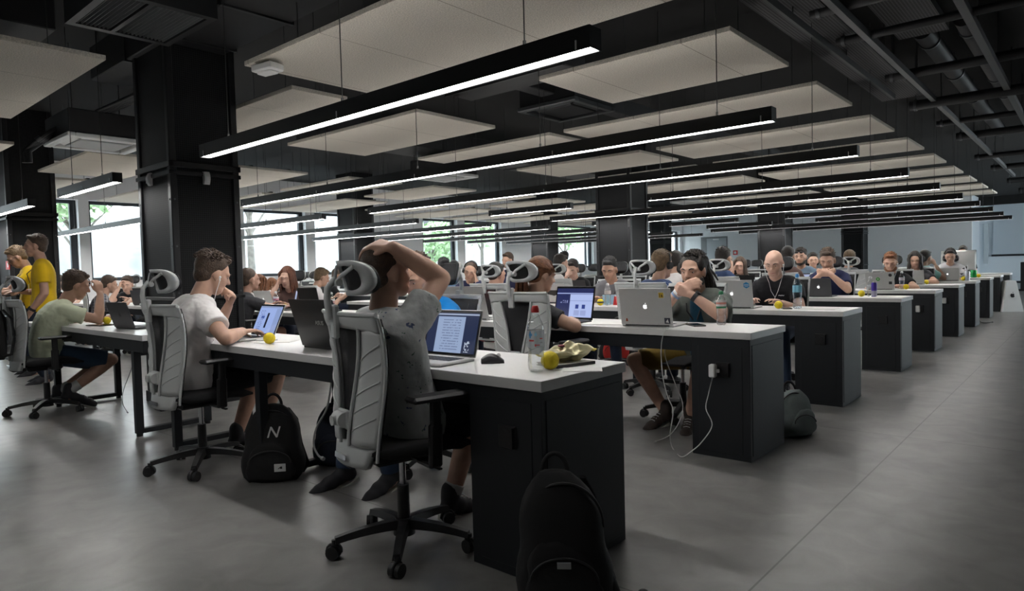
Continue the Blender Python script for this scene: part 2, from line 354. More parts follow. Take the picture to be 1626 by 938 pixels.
# projection screen on the far wall, alarm point, dark cabinet
r = empty('projection_screen', (-1.2, 34.4, 0), 0, 'large pale projection screen hanging on the bluish far wall', 'screen')
q = MB(); bx(q, -2.05, 2.2, 0, .012, 1.2, 3.3); q.build('screen_cloth', M['screen'], r)
q = MB(); bx(q, -2.1, 2.25, -.02, .03, 1.12, 1.2); q.build('bottom_bar', M['frame'], r)
q = MB(); bx(q, -2.1, 2.25, -.04, .05, 3.3, 3.42); q.build('roller_case', M['frame'], r)
r = tag(empty('fire_call_point', (-13.36, YB, 1.63)), 'small red fire call point on the grey wall beside the grey door', 'alarm')
q = MB(); q.box((0, -.03, 0), (.22, .05, .22), b=.01); q.build('housing', M['red'], r)
q = MB(); q.box((0, -.06, 0), (.11, .012, .11), b=.002); q.build('press_plate', M['wp'], r)
r = empty('storage_cabinet', (-1.45, 26.8, 0), 0, 'dark storage cabinet by the far wall, cut off by the picture edge', 'cabinet')
q = MB(); bx(q, -.35, .9, -.2, .3, .06, .92, b=.01); q.build('body', M['cblack'], r)
q = MB(); bx(q, -.33, .26, -.215, -.2, .09, .9); q.build('door', M['steel'], r); q = MB(); bx(q, .28, .88, -.215, -.2, .09, .9); q.build('door', M['steel'], r)
q = MB(); bx(q, -.45, .95, -.1, .28, 0, .06); q.build('plinth', M['cblack'], r)
# outdoors beyond the left windows
q = MB(); bx(q, -60, XW - .4, -30, 70, -.4, -.15); q.build('ground', M['grnd'])['kind'] = 'structure'
q = MB(); bx(q, -22.4, -22, -10, 40, -.2, 3.0); q.build('wall_outside', M['conc'])['kind'] = 'structure'
r = empty('building', (-38, 16, 0), 0, 'grey building beyond the concrete wall outside the windows', 'building')
q = MB(); bx(q, -4, 4, 4, 16, -.2, 9); q.build('walls', M['bldg'], r)
for i in range(4):
    q = MB(); bx(q, 4.0, 4.06, 5 + i * 2.8, 6.6 + i * 2.8, 4.2, 6); q.build('window', M['frame'], r)
def tree(x, y, h, cr, rr, bend, label, seed):
    rnd = random.Random(seed); t = empty('tree', (x, y, -.2), 0, label, 'tree')
    q = MB(); pts = [V((bend * (i / 8) ** 2 * 1.4 + .05 * math.sin(i), bend * math.sin(i * .5) * .4, h * i / 8)) for i in range(9)]
    q.tube(pts, [cr * (1 - .5 * i / 8) for i in range(9)], 10)
    for k in range(5):
        a = rnd.uniform(0, 6.28); b = pts[5 + k % 3]; q.tube([b, b + V((math.cos(a) * .5, math.sin(a) * .5, .7)), b + V((math.cos(a) * 1.1, math.sin(a) * 1.1, 1.3))], [cr * .4, cr * .25, cr * .1], 6)
    q.build('trunk', M['bark'], t)
    q = MB()
    for k in range(900):
        d = V((rnd.gauss(0, 1), rnd.gauss(0, 1), rnd.gauss(0, .8))).normalized() * (rr * rnd.uniform(.45, 1.05)); c = pts[-1] + d + V((0, 0, .3))
        a = V((rnd.gauss(0, 1), rnd.gauss(0, 1), rnd.gauss(0, 1))).normalized(); b = a.orthogonal().normalized(); s = rnd.uniform(.09, .17)
        q.add([c - a * s, c + b * s * .5, c + a * s, c - b * s * .5], [(0, 1, 2, 3)])
    q.build('foliage', M['leaf'], t)
tree(-19.6, 5.6, 3.4, .09, 1.0, .2, 'slim tree with a green crown outside the window beside the big mesh pillar', 3)
tree(-20.6, 3.0, 3.6, .10, 1.1, -.2, 'leafy tree showing over the concrete wall, outside the window by the yellow shirts', 4)
tree(-20.2, 9.5, 4.2, .15, 0.55, -.5, 'pale leaning trunk outside the wide window right of the big pillar', 5)
tree(-20.8, 10.9, 4.2, .14, 0.55, .3, 'second pale trunk, right of the leaning one outside the wide window', 6)
tree(-19.9, 8.4, 4.3, .20, 0.6, .0, 'thick straight trunk outside the wide window by the big pillar', 7)
tree(-19.6, 17.6, 2.1, .09, 1.3, .1, 'bushy green tree outside the window behind the raised elbow', 8)
tree(-19.9, 21.0, 3.3, .10, 1.3, .1, 'green tree outside the window left of the far dark pillar', 9)
tree(-20.3, 27.5, 3.2, .10, 1.2, .1, 'green tree outside the window between the two middle pillars', 10)

# ------------------------------------------------------------------ pillars
def pillar(n, x1, y0, base=True):
    sx, sy = .70, .61; x0 = x1 - sx; y1 = y0 + sy; cx, cy = (x0 + x1) / 2, (y0 + y1) / 2
    r = empty('pillar', (cx, cy, 0)); r['kind'] = 'structure'
    a, b = sx / 2, sy / 2
    q = MB(); bx(q, -a + .02, a - .02, -b + .02, b - .02, 0, ZC); q.build('cladding', M['mesh'], r)
    q = MB()
    for sx_ in (-1, 1):
        for sy_ in (-1, 1): q.box((sx_ * (a - .03), sy_ * (b - .03), ZC / 2), (.06, .06, ZC), b=.006)
    q.build('corner_posts', M['steel'], r)
    q = MB()
    for z, h in ((2.10, .05), (2.03, .035), (.62, .04), (.05, .1), (.95, .03)):
        bx(q, -a - .012, a + .012, -b - .012, -b + .03, z - h / 2, z + h / 2, b=.004); bx(q, -a - .012, a + .012, b - .03, b + .012, z - h / 2, z + h / 2, b=.004)
        bx(q, -a - .012, -a + .03, -b, b, z - h / 2, z + h / 2, b=.004); bx(q, a - .03, a + .012, -b, b, z - h / 2, z + h / 2, b=.004)
    q.build('cross_bands', M['steel'], r)
    q = MB()
    for sx_ in (-1, 1):
        for sy_ in (-1, 1):
            for z in (.2, .6, 1.0, 1.4, 1.8, 2.1): q.cyl((sx_ * (a - .03), sy_ * (b), z), (sx_ * (a - .03), sy_ * (b + .006), z), .008, n=8); q.cyl((sx_ * a, sy_ * (b - .03), z), (sx_ * (a + .006), sy_ * (b - .03), z), .008, n=8)
    q.build('rivets', M['rail'], r)
for (x, y) in [(-5.92, 2.45), (-5.98, 10.0), (-5.97, 17.5), (-5.96, 25.1), (-13.75, 10.0), (-13.6, 17.5), (-13.4, 25.1), (-11.6, 2.55)]: pillar(0, x, y)
for (px, py, x, y, rz, lb) in [(327, 283, -5.92, None, PI / 2, 'white wall sensor on the broad face of the big mesh pillar'), (240, 285, None, 2.45, 0, 'white wall sensor on the narrow face of the big mesh pillar'), (1224, 356, None, 17.5, 0, 'white wall sensor on the far mesh pillar behind the bald man')]:
    p = at_x(px, py, x) if x else at_y(px, py, y)
    r = empty('wall_sensor', p, rz, lb, 'sensor')
    q = MB(); rg = []
    for i in range(9):
        t = i / 8; z = -.055 + .11 * t; w_ = .03; d = .018 + .02 * math.sin(PI * t)
        rg.append([V((-w_, 0, z)), V((-w_ * .8, -d, z)), V((w_ * .8, -d, z)), V((w_, 0, z))])
    q.rings(rg, smooth=False); q.build('cover', M['wp'], r)
    q = MB(); q.box((0, -.037, -.012), (.03, .006, .05), b=.002); q.build('lens', mat('frosted lens', (.85, .85, .86), .2), r)
r = empty('fire_sign', at_y(14, 421, 2.55) + V((0, -.012, 0)), 0, 'small red and white sign on the dark pillar behind the yellow shirts', 'sign')
q = MB(); q.box((0, 0, 0), (.16, .01, .12)); q.build('plate', M['red'], r); q = MB(); q.box((.03, -.007, 0), (.05, .004, .06)); q.build('symbol', M['wp'], r)

# ------------------------------------------------------------------ lamps
M['leddim'] = emis('added dim led diffuser', (1.0, .985, .96), LAMP * .55)
M['upfill'] = emis('added uplight glow', (1.0, .97, .92), LAMP * .16)  # made-up glow on the lamp tops, added to brighten the ceiling boards
LY0, LZ = 2.212, 1.972
segs = {}
for k in range(10):
    s = [(-7.85, -1.46)]
    if k == 0: s = [(-4.75, -1.465), (-7.94, -6.42)]
    elif k == 3: s = [(-4.43, -1.45), (-7.25, -5.67)]
    elif k == 4: s = [(-7.49, -1.46)]
    elif k in (6, 7): s = [(-4.6, -1.46), (-7.1, -5.55)]
    segs[k] = s + [(-15.2, -9.0)]
segs[1][1] = (-16.0, -9.05)
segs[-1] = [(-4.75, -1.465), (-7.94, -6.42)]  # unseen dimmed lamps, added to brighten the near chairs
for k in range(-1, 10):
    for j, (a, b) in enumerate(segs[k]):
        L = b - a; y = LY0 + k * ROWP
        where = ['over the aisle end', 'beyond the gap'][j] if len(segs[k]) == 3 and j < 2 else ('over the window-side desks' if j == len(segs[k]) - 1 else 'over the aisle-side desks')
        if k < 0: lb = ['black linear lamp before the front desk, outside the picture', 'black linear lamp before the window-side desk, outside the picture'][j]
        elif k == 0 and j == 0: lb = 'nearest glowing linear lamp in a long black housing over the front desk'
        elif k == 0 and j == 1: lb = 'short black linear lamp beside the big mesh pillar, over the green shirt man'
        else: lb = 'black linear lamp with glowing underside, %s row from the front, %s' % (ordn(k), where)
        r = empty('linear_lamp', ((a + b) / 2, y, LZ), 0, lb, 'lamp', 'suspended linear lamps')
        q = MB(); h = .085
        bx(q, -L / 2, L / 2, -.04, -.032, 0, h); bx(q, -L / 2, L / 2, .032, .04, 0, h); bx(q, -L / 2, L / 2, -.032, .032, .012, h - .012)
        bx(q, -L / 2 - .004, -L / 2, -.04, .04, 0, h); bx(q, L / 2, L / 2 + .004, -.04, .04, 0, h)
        q.build('housing', M['lampb'], r)
        q = MB(); bx(q, -L / 2 + .004, L / 2 - .004, -.031, .031, .004, .012); q.build('diffuser', M['led'] if k >= 0 else M['leddim'], r)
        q = MB(); bx(q, -L / 2 + .004, L / 2 - .004, -.031, .031, h - .012, h - .004); q.build('added_uplight', M['upfill'], r)
        n = 3 if L > 2 else 2
        if L > 5: n = 5
        for i in range(n):
            x = -L / 2 + .35 + (L - .7) * i / (n - 1)
            q = MB(); q.cyl((x, 0, h), (x, 0, ZC - LZ - .004), .003, n=6); q.cyl((x, 0, h), (x, 0, h + .03), .008, n=8); q.build('suspension_wire', M['wire'], r)
        for i in range(max(2, int(L / 1.5)) + 1):
            x = -L / 2 + .06 + (L - .12) * i / max(2, int(L / 1.5)); q = MB(); q.box((x, -.042, .02), (.006, .004, .036)); q.build('clip', M['wp'], r)

# ------------------------------------------------------------------ ceiling boards
PZ = 2.67
def board(x0, x1, y0, y1, lb):
    r = empty('acoustic_board', ((x0 + x1) / 2, (y0 + y1) / 2, PZ), 0, lb, 'ceiling panel', 'hanging acoustic boards')
    q = MB(); bx(q, (x0 - x1) / 2, (x1 - x0) / 2, (y0 - y1) / 2, (y1 - y0) / 2, 0, .035, b=.003); q.build('board', M['panel'], r)
    for s in ((-.3, .3) if y1 - y0 > .8 else (-.15, .15)): q = MB(); bx(q, (x0 - x1) / 2 + .1, (x1 - x0) / 2 - .1, s - .02, s + .02, .036, .07); q.build('support_rail', M['pipe'], r)
    for sx in (-1, 1):
        for sy in ((-.3, .3) if y1 - y0 > .8 else (-.15, .15)):
            q = MB(); q.cyl((sx * ((x1 - x0) / 2 - .3), sy, .07), (sx * ((x1 - x0) / 2 - .3), sy, ZC - PZ - .004), .003, n=5); q.build('hanger', M['wire'], r)
for n in range(-1, 10):
    y0 = 2.52 + 1.872 * n; y1 = y0 + 1.13
    xs = {-1: [(-7.75, -5.26)], 0: [(-7.55, -5.05), (-4.73, -1.86)], 1: [(-7.3, -4.97), (-3.47, -1.84)], 2: [(-7.1, -4.8), (-4.6, -1.85)], 3: [(-6.9, -4.7), (-4.45, -1.85)]}.get(n, [(-7.3, -4.8), (-4.5, -1.85)])
    nm = ['window-side', 'aisle-side']
    for j, (a, b) in enumerate(xs):
        lb = {(-1, 0): 'pale wood wool ceiling board, nearest one on the window side', (0, 1): 'largest pale ceiling board, above the nearest linear lamp', (0, 0): 'pale wood wool ceiling board just past the big mesh pillar'}.get((n, j), 'pale hanging ceiling board, %s board in the %s row from the front' % (nm[j], ordn(max(n, 0))))
        board(a, b, 3.10 if (n, j) == (0, 0) else y0, y1, lb)
    for j, (a, b) in enumerate([(-11.3, -9.2), (-14.9, -11.95)]):
        board(a, b, y0 + .35, y1 + .35, 'pale ceiling board by the windows, %s board in row %s from the front' % (['inner', 'outer'][j], ordn(n + 1)))

# ------------------------------------------------------------------ ceiling services
def thing1(name, q, m, lb, cat, group=None): return tag(q.build(name, m), lb, cat, group)
def svc(name, parts, lb, cat, loc=(0, 0, 0), group=None):
    r = empty(name, loc, 0, lb, cat, group)
    for pn, q, m in parts:
        for e in (q if isinstance(q, list) else [q]): e.build(pn, m, r)
    return r
def hang(xs, ys, z):
    out = []
    for x in xs:
        for y in ys: q = MB(); q.cyl((x, y, z), (x, y, ZC - .004), .006, n=6); out.append(q)
    return out
for x, w_, y0, y1, z, lb in [(-1.48, .05, 2.5, 20, 3.0, 'long grey steel rail running down the ceiling over the aisle'), (-.77, .06, 2.5, 15, 3.0, 'second long grey ceiling rail nearer the open aisle side'), (-1.80, .025, 2.5, 9, 3.0, 'thin dark ceiling rail beside the perforated tray')]:
    q = MB(); bx(q, x - w_ / 2, x + w_ / 2, y0, y1, z, z + .012); bx(q, x - w_ / 2, x - w_ / 2 + .008, y0, y1, z + .012, z + .06); bx(q, x + w_ / 2 - .008, x + w_ / 2, y0, y1, z + .012, z + .06)
    svc('ceiling_rail', [('channel', q, M['rail']), ('hanger', hang([x], [y0 + 1.5 * i for i in range(int((y1 - y0) / 1.5))], z + .02), M['wire'])], lb, 'rail')
for x0, x1, y0, y1, z, lb in [(-2.05, -1.62, 3.6, 9.6, 3.12, 'perforated dark cable tray above the lamp ends'), (-1.45, -1.05, 3.6, 7.5, 3.25, 'wide perforated cable tray between the two ceiling rails')]:
    q = MB(); bx(q, x0, x1, y0, y1, z, z + .008); a = MB(); bx(a, x0 - .006, x0, y0, y1, z, z + .07); bx(a, x1, x1 + .006, y0, y1, z, z + .07)
    svc('cable_tray', [('tray_bed', q, M['tray']), ('side_flange', a, M['pipe']), ('hanger', hang([x0, x1], [y0 + .5 + i for i in range(0, int(y1 - y0), 2)], z), M['wire'])], lb, 'cable tray')
for i, (y, r_, z) in enumerate([(5.75, .05, 3.12), (6.45, .035, 3.05), (8.3, .05, 3.1), (9.55, .06, 3.0), (11.4, .04, 3.05), (13.2, .06, 3.1), (15.4, .05, 3.0), (18.0, .06, 3.05), (21.5, .07, 3.05), (25.0, .08, 3.05), (29, .1, 3.1)]):
    q = MB(); q.cyl((-1.74, y, z), (4.5, y - .05, z), r_, n=14); cs = []
    for x in (-1.68, .1, 1.2, 3.2): c = MB(); cs.append(c); c.cyl((x - .015, y, z), (x + .015, y, z), r_ + .012, n=14); c.cyl((x, y, z), (x, y, ZC - .004), .006, n=6)
    svc('ceiling_pipe', [('pipe', q, M['pipe']), ('clamp', cs, M['rail'])], 'dark pipe crossing over the aisle, %s pipe from the front' % ordn(i), 'pipe', group='pipes over the aisle')
for i, (x, r_, y0, y1) in enumerate([(-1.30, .09, 7.7, 15.0), (-.95, .08, 7.6, 13), (-.35, .12, 5, 15.5), (.6, .16, 5, 15.6), (1.8, .12, 6, 15)]):
    q = MB(); q.cyl((x, y0, 3.36), (x, y1, 3.36), r_, n=18); cs = []
    for k in range(5): c = MB(); cs.append(c); y = y0 + .4 + (y1 - y0 - .8) * k / 4; c.cyl((x, y - .02, 3.36), (x, y + .02, 3.36), r_ + .012, n=18); c.cyl((x, y, 3.36 + r_), (x, y, ZC - .004), .008, n=6)
    svc('air_duct', [('duct', q, M['duct']), ('collar', cs, M['rail'])], 'round dark duct running along the aisle, %s from the lamps' % ordn(i), 'duct', group='round ducts over the aisle')
for i, (x0, x1, y0, y1, z0, z1, lb) in enumerate([
    (-7.6, -3.9, 2.42, 2.98, 3.12, 3.45, 'boxed dark duct above the big mesh pillar'), (-5.3, -3.75, 3.95, 5.5, 3.02, 3.3, 'boxed dark duct seen behind the nearest lamp'),
    (-8.6, -6.2, 1.15, 1.75, 3.1, 3.4, 'boxed dark duct left of the ceiling grille'), (-4.85, -4.65, 5.6, 20, 3.1, 3.3, 'long dark beam duct between the two rows of ceiling boards'),
    (-8.9, -8.1, 5.5, 24, 3.1, 3.4, 'long dark duct above the inner walkway by the windows'), (-1.0, 3.8, 20.2, 20.8, 3.05, 3.35, 'wide dark cross duct over the open aisle'), (-.5, 3.8, 16, 17, 2.98, 3.3, 'far dark cross duct over the open aisle')]):
    q = MB(); bx(q, x0, x1, y0, y1, z0, z1, b=.01); c = MB(); ln = (x1 - x0) > (y1 - y0); m_ = 3
    for k in range(1, m_ + 1):
        t = k / (m_ + 1)
        if ln: x = x0 + (x1 - x0) * t; bx(c, x - .015, x + .015, y0 - .015, y1 + .015, z0 - .015, z1 + .015)
        else: y = y0 + (y1 - y0) * t; bx(c, x0 - .015, x1 + .015, y - .015, y + .015, z0 - .015, z1 + .015)
    svc('box_duct', [('duct', q, M['duct']), ('seam', c, M['pipe']), ('hanger', hang([x0 + .05, x1 - .05], [y0 + .05, y1 - .05], z1), M['wire'])], lb, 'duct')  # the seam bands are raised flanges where duct sections join
# slatted ventilation grille
q = MB()
for x0, x1, y0, y1 in [(-5.62, -5.56, 1.64, 2.36), (-4.84, -4.78, 1.64, 2.36), (-5.56, -4.84, 1.64, 1.69), (-5.56, -4.84, 2.31, 2.36), (-5.56, -4.84, 1.92, 1.95)]: bx(q, x0, x1, y0, y1, 2.98, 3.3)
s = MB()
for i in range(22): y = 1.70 + .028 * i; s.box((-5.2, y, 2.995), (.72, .004, .022), rot=Rx(.35))
svc('ventilation_grille', [('frame', q, M['pipe']), ('louvres', s, mat('louvre steel', (.24, .25, .255), .4, metal=.4))], 'black slatted ventilation grille above the big mesh pillar', 'grille')
# air conditioning cassettes
def cassette(x, y, z, m, lb):
    q = MB(); bx(q, -.42, .42, -.42, -.34, 0, .05, b=.01); bx(q, -.42, .42, .34, .42, 0, .05, b=.01); bx(q, -.42, -.34, -.34, .34, 0, .05, b=.01); bx(q, .34, .42, -.34, .34, 0, .05, b=.01)
    b = MB(); bx(b, -.4, .4, -.4, .4, .05, .3, b=.01); g = MB(); bx(g, -.25, .25, -.25, .25, .0, .05, b=.008)
    f = MB()
    for a in range(4): f.box(Rz(a * PI / 2) @ V((0, .295, .03)), (.5, .07, .008), rot=Rz(a * PI / 2) @ Rx(.5))
    hs = []
    for x_ in (-.35, .35):
        for y_ in (-.35, .35): c = MB(); c.cyl((x_, y_, .3), (x_, y_, ZC - z - .004), .006, n=6); hs.append(c)
    svc('air_conditioner', [('frame', q, m), ('body', b, M['duct']), ('intake_panel', g, M['gp'] if m is M['wp'] else M['duct']), ('air_vane', f, m), ('hanger', hs, M['wire'])], lb, 'air conditioner', (x, y, z))
p = at_z(157, 232, 2.62); cassette(p.x, p.y, 2.62, M['wp'], 'white ceiling air conditioner left of the big mesh pillar')
p = at_z(705, 283, 2.70); cassette(p.x, p.y, 2.70, M['wp'], 'white ceiling air conditioner above the inner walkway, behind the second lamp')
p = at_z(900, 178, 2.98); cassette(p.x, p.y, 2.98, M['rail'], 'dark ceiling air conditioner between the first boards')
p = at_z(1100, 322, 2.68); cassette(p.x, p.y, 2.68, M['wp'], 'white ceiling air conditioner right of the middle pillar')
p = at_z(425, 113, 2.6)
r = empty('smoke_detector_box', p, .2, 'small white box hanging under the corner of the largest ceiling board', 'detector')
q = MB(); q.box((0, 0, .02), (.2, .13, .05), b=.008); q.build('body', M['wp'], r); q = MB(); q.box((0, 0, -.012), (.14, .08, .02), b=.006); q.build('cover', M['wp'], r); q = MB(); q.cyl((0, 0, .04), (0, 0, .07), .02); q.build('stem', M['gp'], r)
for i in range(4):
    a = at_z(38 + i * 3, 240, 2.5); b = at_z(75 + i * 4, 203 + i * 2, 2.75); c = at_z(125, 190 + 3 * i, 2.9)
    q = MB(); pts = []
    for k in range(13):
        t = k / 12; pts.append(a * (1 - t) ** 2 + b * 2 * t * (1 - t) + c * t * t)
    q.tube([a - V((0, 0, .12))] + pts + [c + V((1.6, .2, .1))], .022, 8)
    c2 = MB()
    for k in (3, 9): c2.cyl(pts[k], pts[k + 1], .026, n=8)
    svc('flexible_hose', [('hose', q, M['pipe']), ('clamp', c2, M['rail'])], 'dark flexible hose bending along the ceiling at the far end by the windows', 'hose', group='bundle of flexible hoses')
# ------------------------------------------------------------------ desks
def grooved(q, x0, x1, y, z0, z1, ax, sgn):
    pass
def desk(xa, xb, row, box_right, box_left, legs, lb, dz=0, ballast=True):
    y0 = ROWS[row] if row < 10 else ROW0 + row * ROWP
    r = empty('bench_desk', ((xa + xb) / 2, y0 + DEPTH / 2, 0), 0, lb, 'desk', 'long bench desks'); a, b = (xa - xb) / 2, (xb - xa) / 2; d = DEPTH / 2
    q = MB(); bx(q, a, b, -d, d, .70, TOPZ, b=.002); q.build('worktop', M['top'], r)
    al = a + (.366 if box_left else .02); bl = b - (.366 if box_right else .02)
    for s in (-1, 1): q = MB(); yy = s * (d - .03); bx(q, al, bl, yy - .018, yy + .018, .615, .70, b=.002); q.build('side_rail', M['desk'], r)
    for side, on in ((1, box_right), (-1, box_left)):
        if not on: continue
        x1 = b - .01 if side > 0 else a + .366; x0 = x1 - .356
        q = MB(); bx(q, x0, x1, -d + .01, d - .01, 0, .70, b=.002); p = q.build('pedestal', M['desk'], r)
        for s in (-1, 1):
            q = MB(); yy = s * (d - .01); bx(q, x0 + .045, x1 - .045, yy - .003, yy + .003, .035, .655, b=.002); q.build('door_panel', M['desk'], p)
        q = MB(); xx = x1 if side > 0 else x0; bx(q, xx - .003, xx + .003, -d + .035, d - .035, .03, .665, b=.002); q.build('end_panel', M['desk'], p)
        for s in (-1, 1):
            q = MB(); yy = s * (d - .01 + .005); xc = (x0 + x1) / 2 + .02; q.box((xc, yy, .52), (.085, .01, .085), b=.003)
            q.cyl((xc, yy + s * .004, .52), (xc, yy + s * .008, .52), .028, n=16)
            q.box((xc + .035, yy + s * .01, .52), (.008, .02, .075)); q.build('socket_plate', M['deskd'], p)
    for x in legs:
        x -= (xa + xb) / 2; q = MB(); t = .025
        for s in (-1, 1): yy = s * (d - .035); bx(q, x - t, x + t, yy - t, yy + t, .02, .615, b=.003)
        bx(q, x - t, x + t, -d + .06, d - .06, .02, .055, b=.003); bx(q, x - t, x + t, -d + .06, d - .06, .58, .615, b=.003)
        lg = q.build('leg_frame', M['desk'], r)
        for s in (-1, 1): q = MB(); q.cyl((x, s * (d - .035), 0), (x, s * (d - .035), .02), .022, n=12); q.build('foot', M['cblack'], lg)
    return r
for k in range(10):
    o = ordn(k); gap = k == 0
    if gap:
        desk(-4.66, XE, 0, True, False, [-4.56, -3.45], 'nearest white bench desk with the bottle and silver laptop on it')
        desk(-7.9, -4.98, 0, False, False, [-7.05, -5.2], 'white bench desk on the window side where the green shirt man sits')
    else:
        desk(-4.62, XE, k, True, False, [-4.52, -3.3], {1: 'white bench desk of the man with dreadlocks, white charger in its pedestal', 2: 'white bench desk of the bald man, a full blue-capped bottle on it', 3: 'white bench desk of the man in navy resting chin on hands'}.get(k, 'white bench desk with dark end pedestal, %s row from the front' % o))
        desk(-7.85, -4.64, k, False, False, [-7.6, -4.8], 'white bench desk against the inner walkway, %s row from the front' % o)
    if k: desk(-12.05, -8.95, k, True, False, [-11.9], 'white bench desk by the windows, inner half of the %s row' % o)
    desk(-15.2, -12.07, k, False, True, [-12.2], 'white bench desk by the windows, outer half of the %s row' % o)

# ------------------------------------------------------------------ office chair (faces +Y, hub at its origin)
def grid(q, f, nu, nv, mi=0, thick=0.0):
    """surface f(u,v) with u,v in 0..1, given a thickness along its normal"""
    P = [[V(f(i / nu, j / nv)) for j in range(nv + 1)] for i in range(nu + 1)]
    def nrm(i, j):
        a = P[min(i + 1, nu)][j] - P[max(i - 1, 0)][j]; b = P[i][min(j + 1, nv)] - P[i][max(j - 1, 0)]
        return a.cross(b).normalized()
    A = [P[i][j] for i in range(nu + 1) for j in range(nv + 1)]; B = [P[i][j] - nrm(i, j) * thick for i in range(nu + 1) for j in range(nv + 1)]; n = len(A); m = nv + 1; fs = []
    for i in range(nu):
        for j in range(nv):
            fs.append((i * m + j, (i + 1) * m + j, (i + 1) * m + j + 1, i * m + j + 1)); fs.append((n + i * m + j, n + i * m + j + 1, n + (i + 1) * m + j + 1, n + (i + 1) * m + j))
    for i in range(nu): fs.append((i * m, n + i * m, n + (i + 1) * m, (i + 1) * m)); fs.append((i * m + nv, (i + 1) * m + nv, n + (i + 1) * m + nv, n + i * m + nv))
    for j in range(nv): fs.append((j, j + 1, n + j + 1, n + j)); fs.append((nu * m + j, n + nu * m + j, n + nu * m + j + 1, nu * m + j + 1))
    q.add(A + B, fs, mi, True)
def back_y(t, u=0.0):
    """depth of the back shell at height fraction t (0 bottom, 1 top) and lateral u in -1..1"""
    return -.205 - .035 * math.cos(t * PI * 1.15 - .25) - .085 * t ** 2 + .045 * u * u
def make_chair():
    r = empty('office_chair', (0, 0, 0), 0, 'x', 'chair', 'grey mesh office chairs')
    q = MB(); q.cyl((0, 0, .055), (0, 0, .125), .045, .036, 16); base = q.build('base_hub', M['cblack'], r)
    for i in range(5):
        a = PI / 2 + .35 + i * 2 * PI / 5; d = V((math.cos(a), math.sin(a), 0)); q = MB()
        rg = []
        for t in range(6):
            s = t / 5; c = d * (.03 + .25 * s) + V((0, 0, .10 - .028 * s * s)); sd = V((-d.y, d.x, 0)) * (.026 - .008 * s); h = V((0, 0, .018 - .006 * s))
            rg.append([c - sd - h, c + sd - h, c + sd * .7 + h, c - sd * .7 + h])
        q.rings(rg, smooth=False); lg = q.build('leg', M['cblack'], base)
        q = MB(); e = d * .285; sd = V((-d.y, d.x, 0)); sd = (sd + d * .6).normalized()
        for s in (-1, 1): q.cyl(e + V((0, 0, .027)) + sd * (s * .006), e + V((0, 0, .027)) + sd * (s * .024), .027, n=16)
        q.cyl(e + V((0, 0, .02)), e + V((0, 0, .075)), .009, n=8); q.tube([e + V((0, 0, .027)) + (sd.cross(V((0, 0, 1)))) * (.031 * math.cos(x)) + V((0, 0, .031 * math.sin(x))) for x in [k * PI / 6 for k in range(7)]], .007, 6)
        q.build('caster', M['cblack'], base)
    q = MB(); q.cyl((0, 0, .12), (0, 0, .26), .026, .024, 16); q.build('gas_lift_cover', M['cblack'], r)
    q = MB(); q.cyl((0, 0, .26), (0, 0, .40), .014, n=12); q.build('gas_lift', M['chrome'], r)
    q = MB(); q.box((0, -.02, .395), (.17, .26, .045), b=.012); q.box((0, -.17, .40), (.09, .16, .04), b=.01); mech = q.build('tilt_mechanism', M['cblack'], r)
    q = MB(); q.tube([(.08, .0, .39), (.17, .02, .385), (.235, .03, .375)], .006, 8); q.box((.235, .03, .374), (.05, .018, .008), b=.003); q.build('lever', M['cblack'], mech)
    q = MB(); rg = []
    for i in range(13):
        t = i / 12; y = -.21 + .45 * t; wd = .205 + .03 * math.sin(PI * min(1, t * 1.1)); e = min(1, math.sin(PI * min(max(t, .03), .97)) * 2.2)
        dz = -.03 * max(0, t - .7) / .3 * 1.0; row = []
        for k in range(24):
            a = 2 * PI * k / 24; cx = math.copysign(abs(math.cos(a)) ** .5, math.cos(a)); cz = math.copysign(abs(math.sin(a)) ** .6, math.sin(a))
            row.append(V((wd * (.8 + .2 * e) * cx, y, .45 + dz + .032 * e * cz + (.008 * cx * cx if cz > 0 else 0))))
        rg.append(row)
    q.rings(rg); q.build('seat', M['cfab'], r)
    # back shell: wings and rim around a long opening
    Z0, H = .395, .585
    def half(t): return .172 + .075 * t + .02 * math.sin(PI * t)      # half width of the shell
    def inner(t): return .036 + .115 * max(0, (t - .1) / .9) ** 1.4                       # half width of the opening
    def P(u, t, off=0.0): return V((u * half(t), back_y(t, u) + off, Z0 + H * t))
    q = MB()
    for s in (-1, 1):
        def wing(a, b, s=s):
            t = .14 + .78 * b; i0 = inner(t) / half(t); u = s * (i0 + (1 - i0) * (a if s > 0 else 1 - a))
            if s < 0: u = -(i0 + (1 - i0) * (1 - a))
            return P(u, t, -.012 * math.sin(PI * (abs(u) - i0) / (1 - i0)) * min(1, (.92 - t) / .10 + .35))
        grid(q, wing, 8, 16, 0, .014)
    grid(q, lambda a, b: P(2 * a - 1, .905 + .095 * b - .025 * (1 - b) * abs(2 * a - 1) ** 2, -.006 - .006 * math.sin(PI * b)), 16, 6, 0, .018)
    grid(q, lambda a, b: P((2 * a - 1) * (.92 - .1 * (1 - b)), 0.0 + .15 * b, -.018 * (1 - b)), 12, 4, 0, .03)
    for s in (-1, 1): q.tube([P(s * inner(t) / half(t), t, -.008) for t in [.13 + .78 * k / 14 for k in range(15)]], .0075, 8); q.tube([P(s, t, .0) for t in [.05 + .93 * k / 14 for k in range(15)]], .007, 8)
    q.tube([P(u, 1.0, -.004) for u in [-1 + k / 6 for k in range(13)]], .009, 8)
    shell = q.build('back_shell', M['chair'], r)
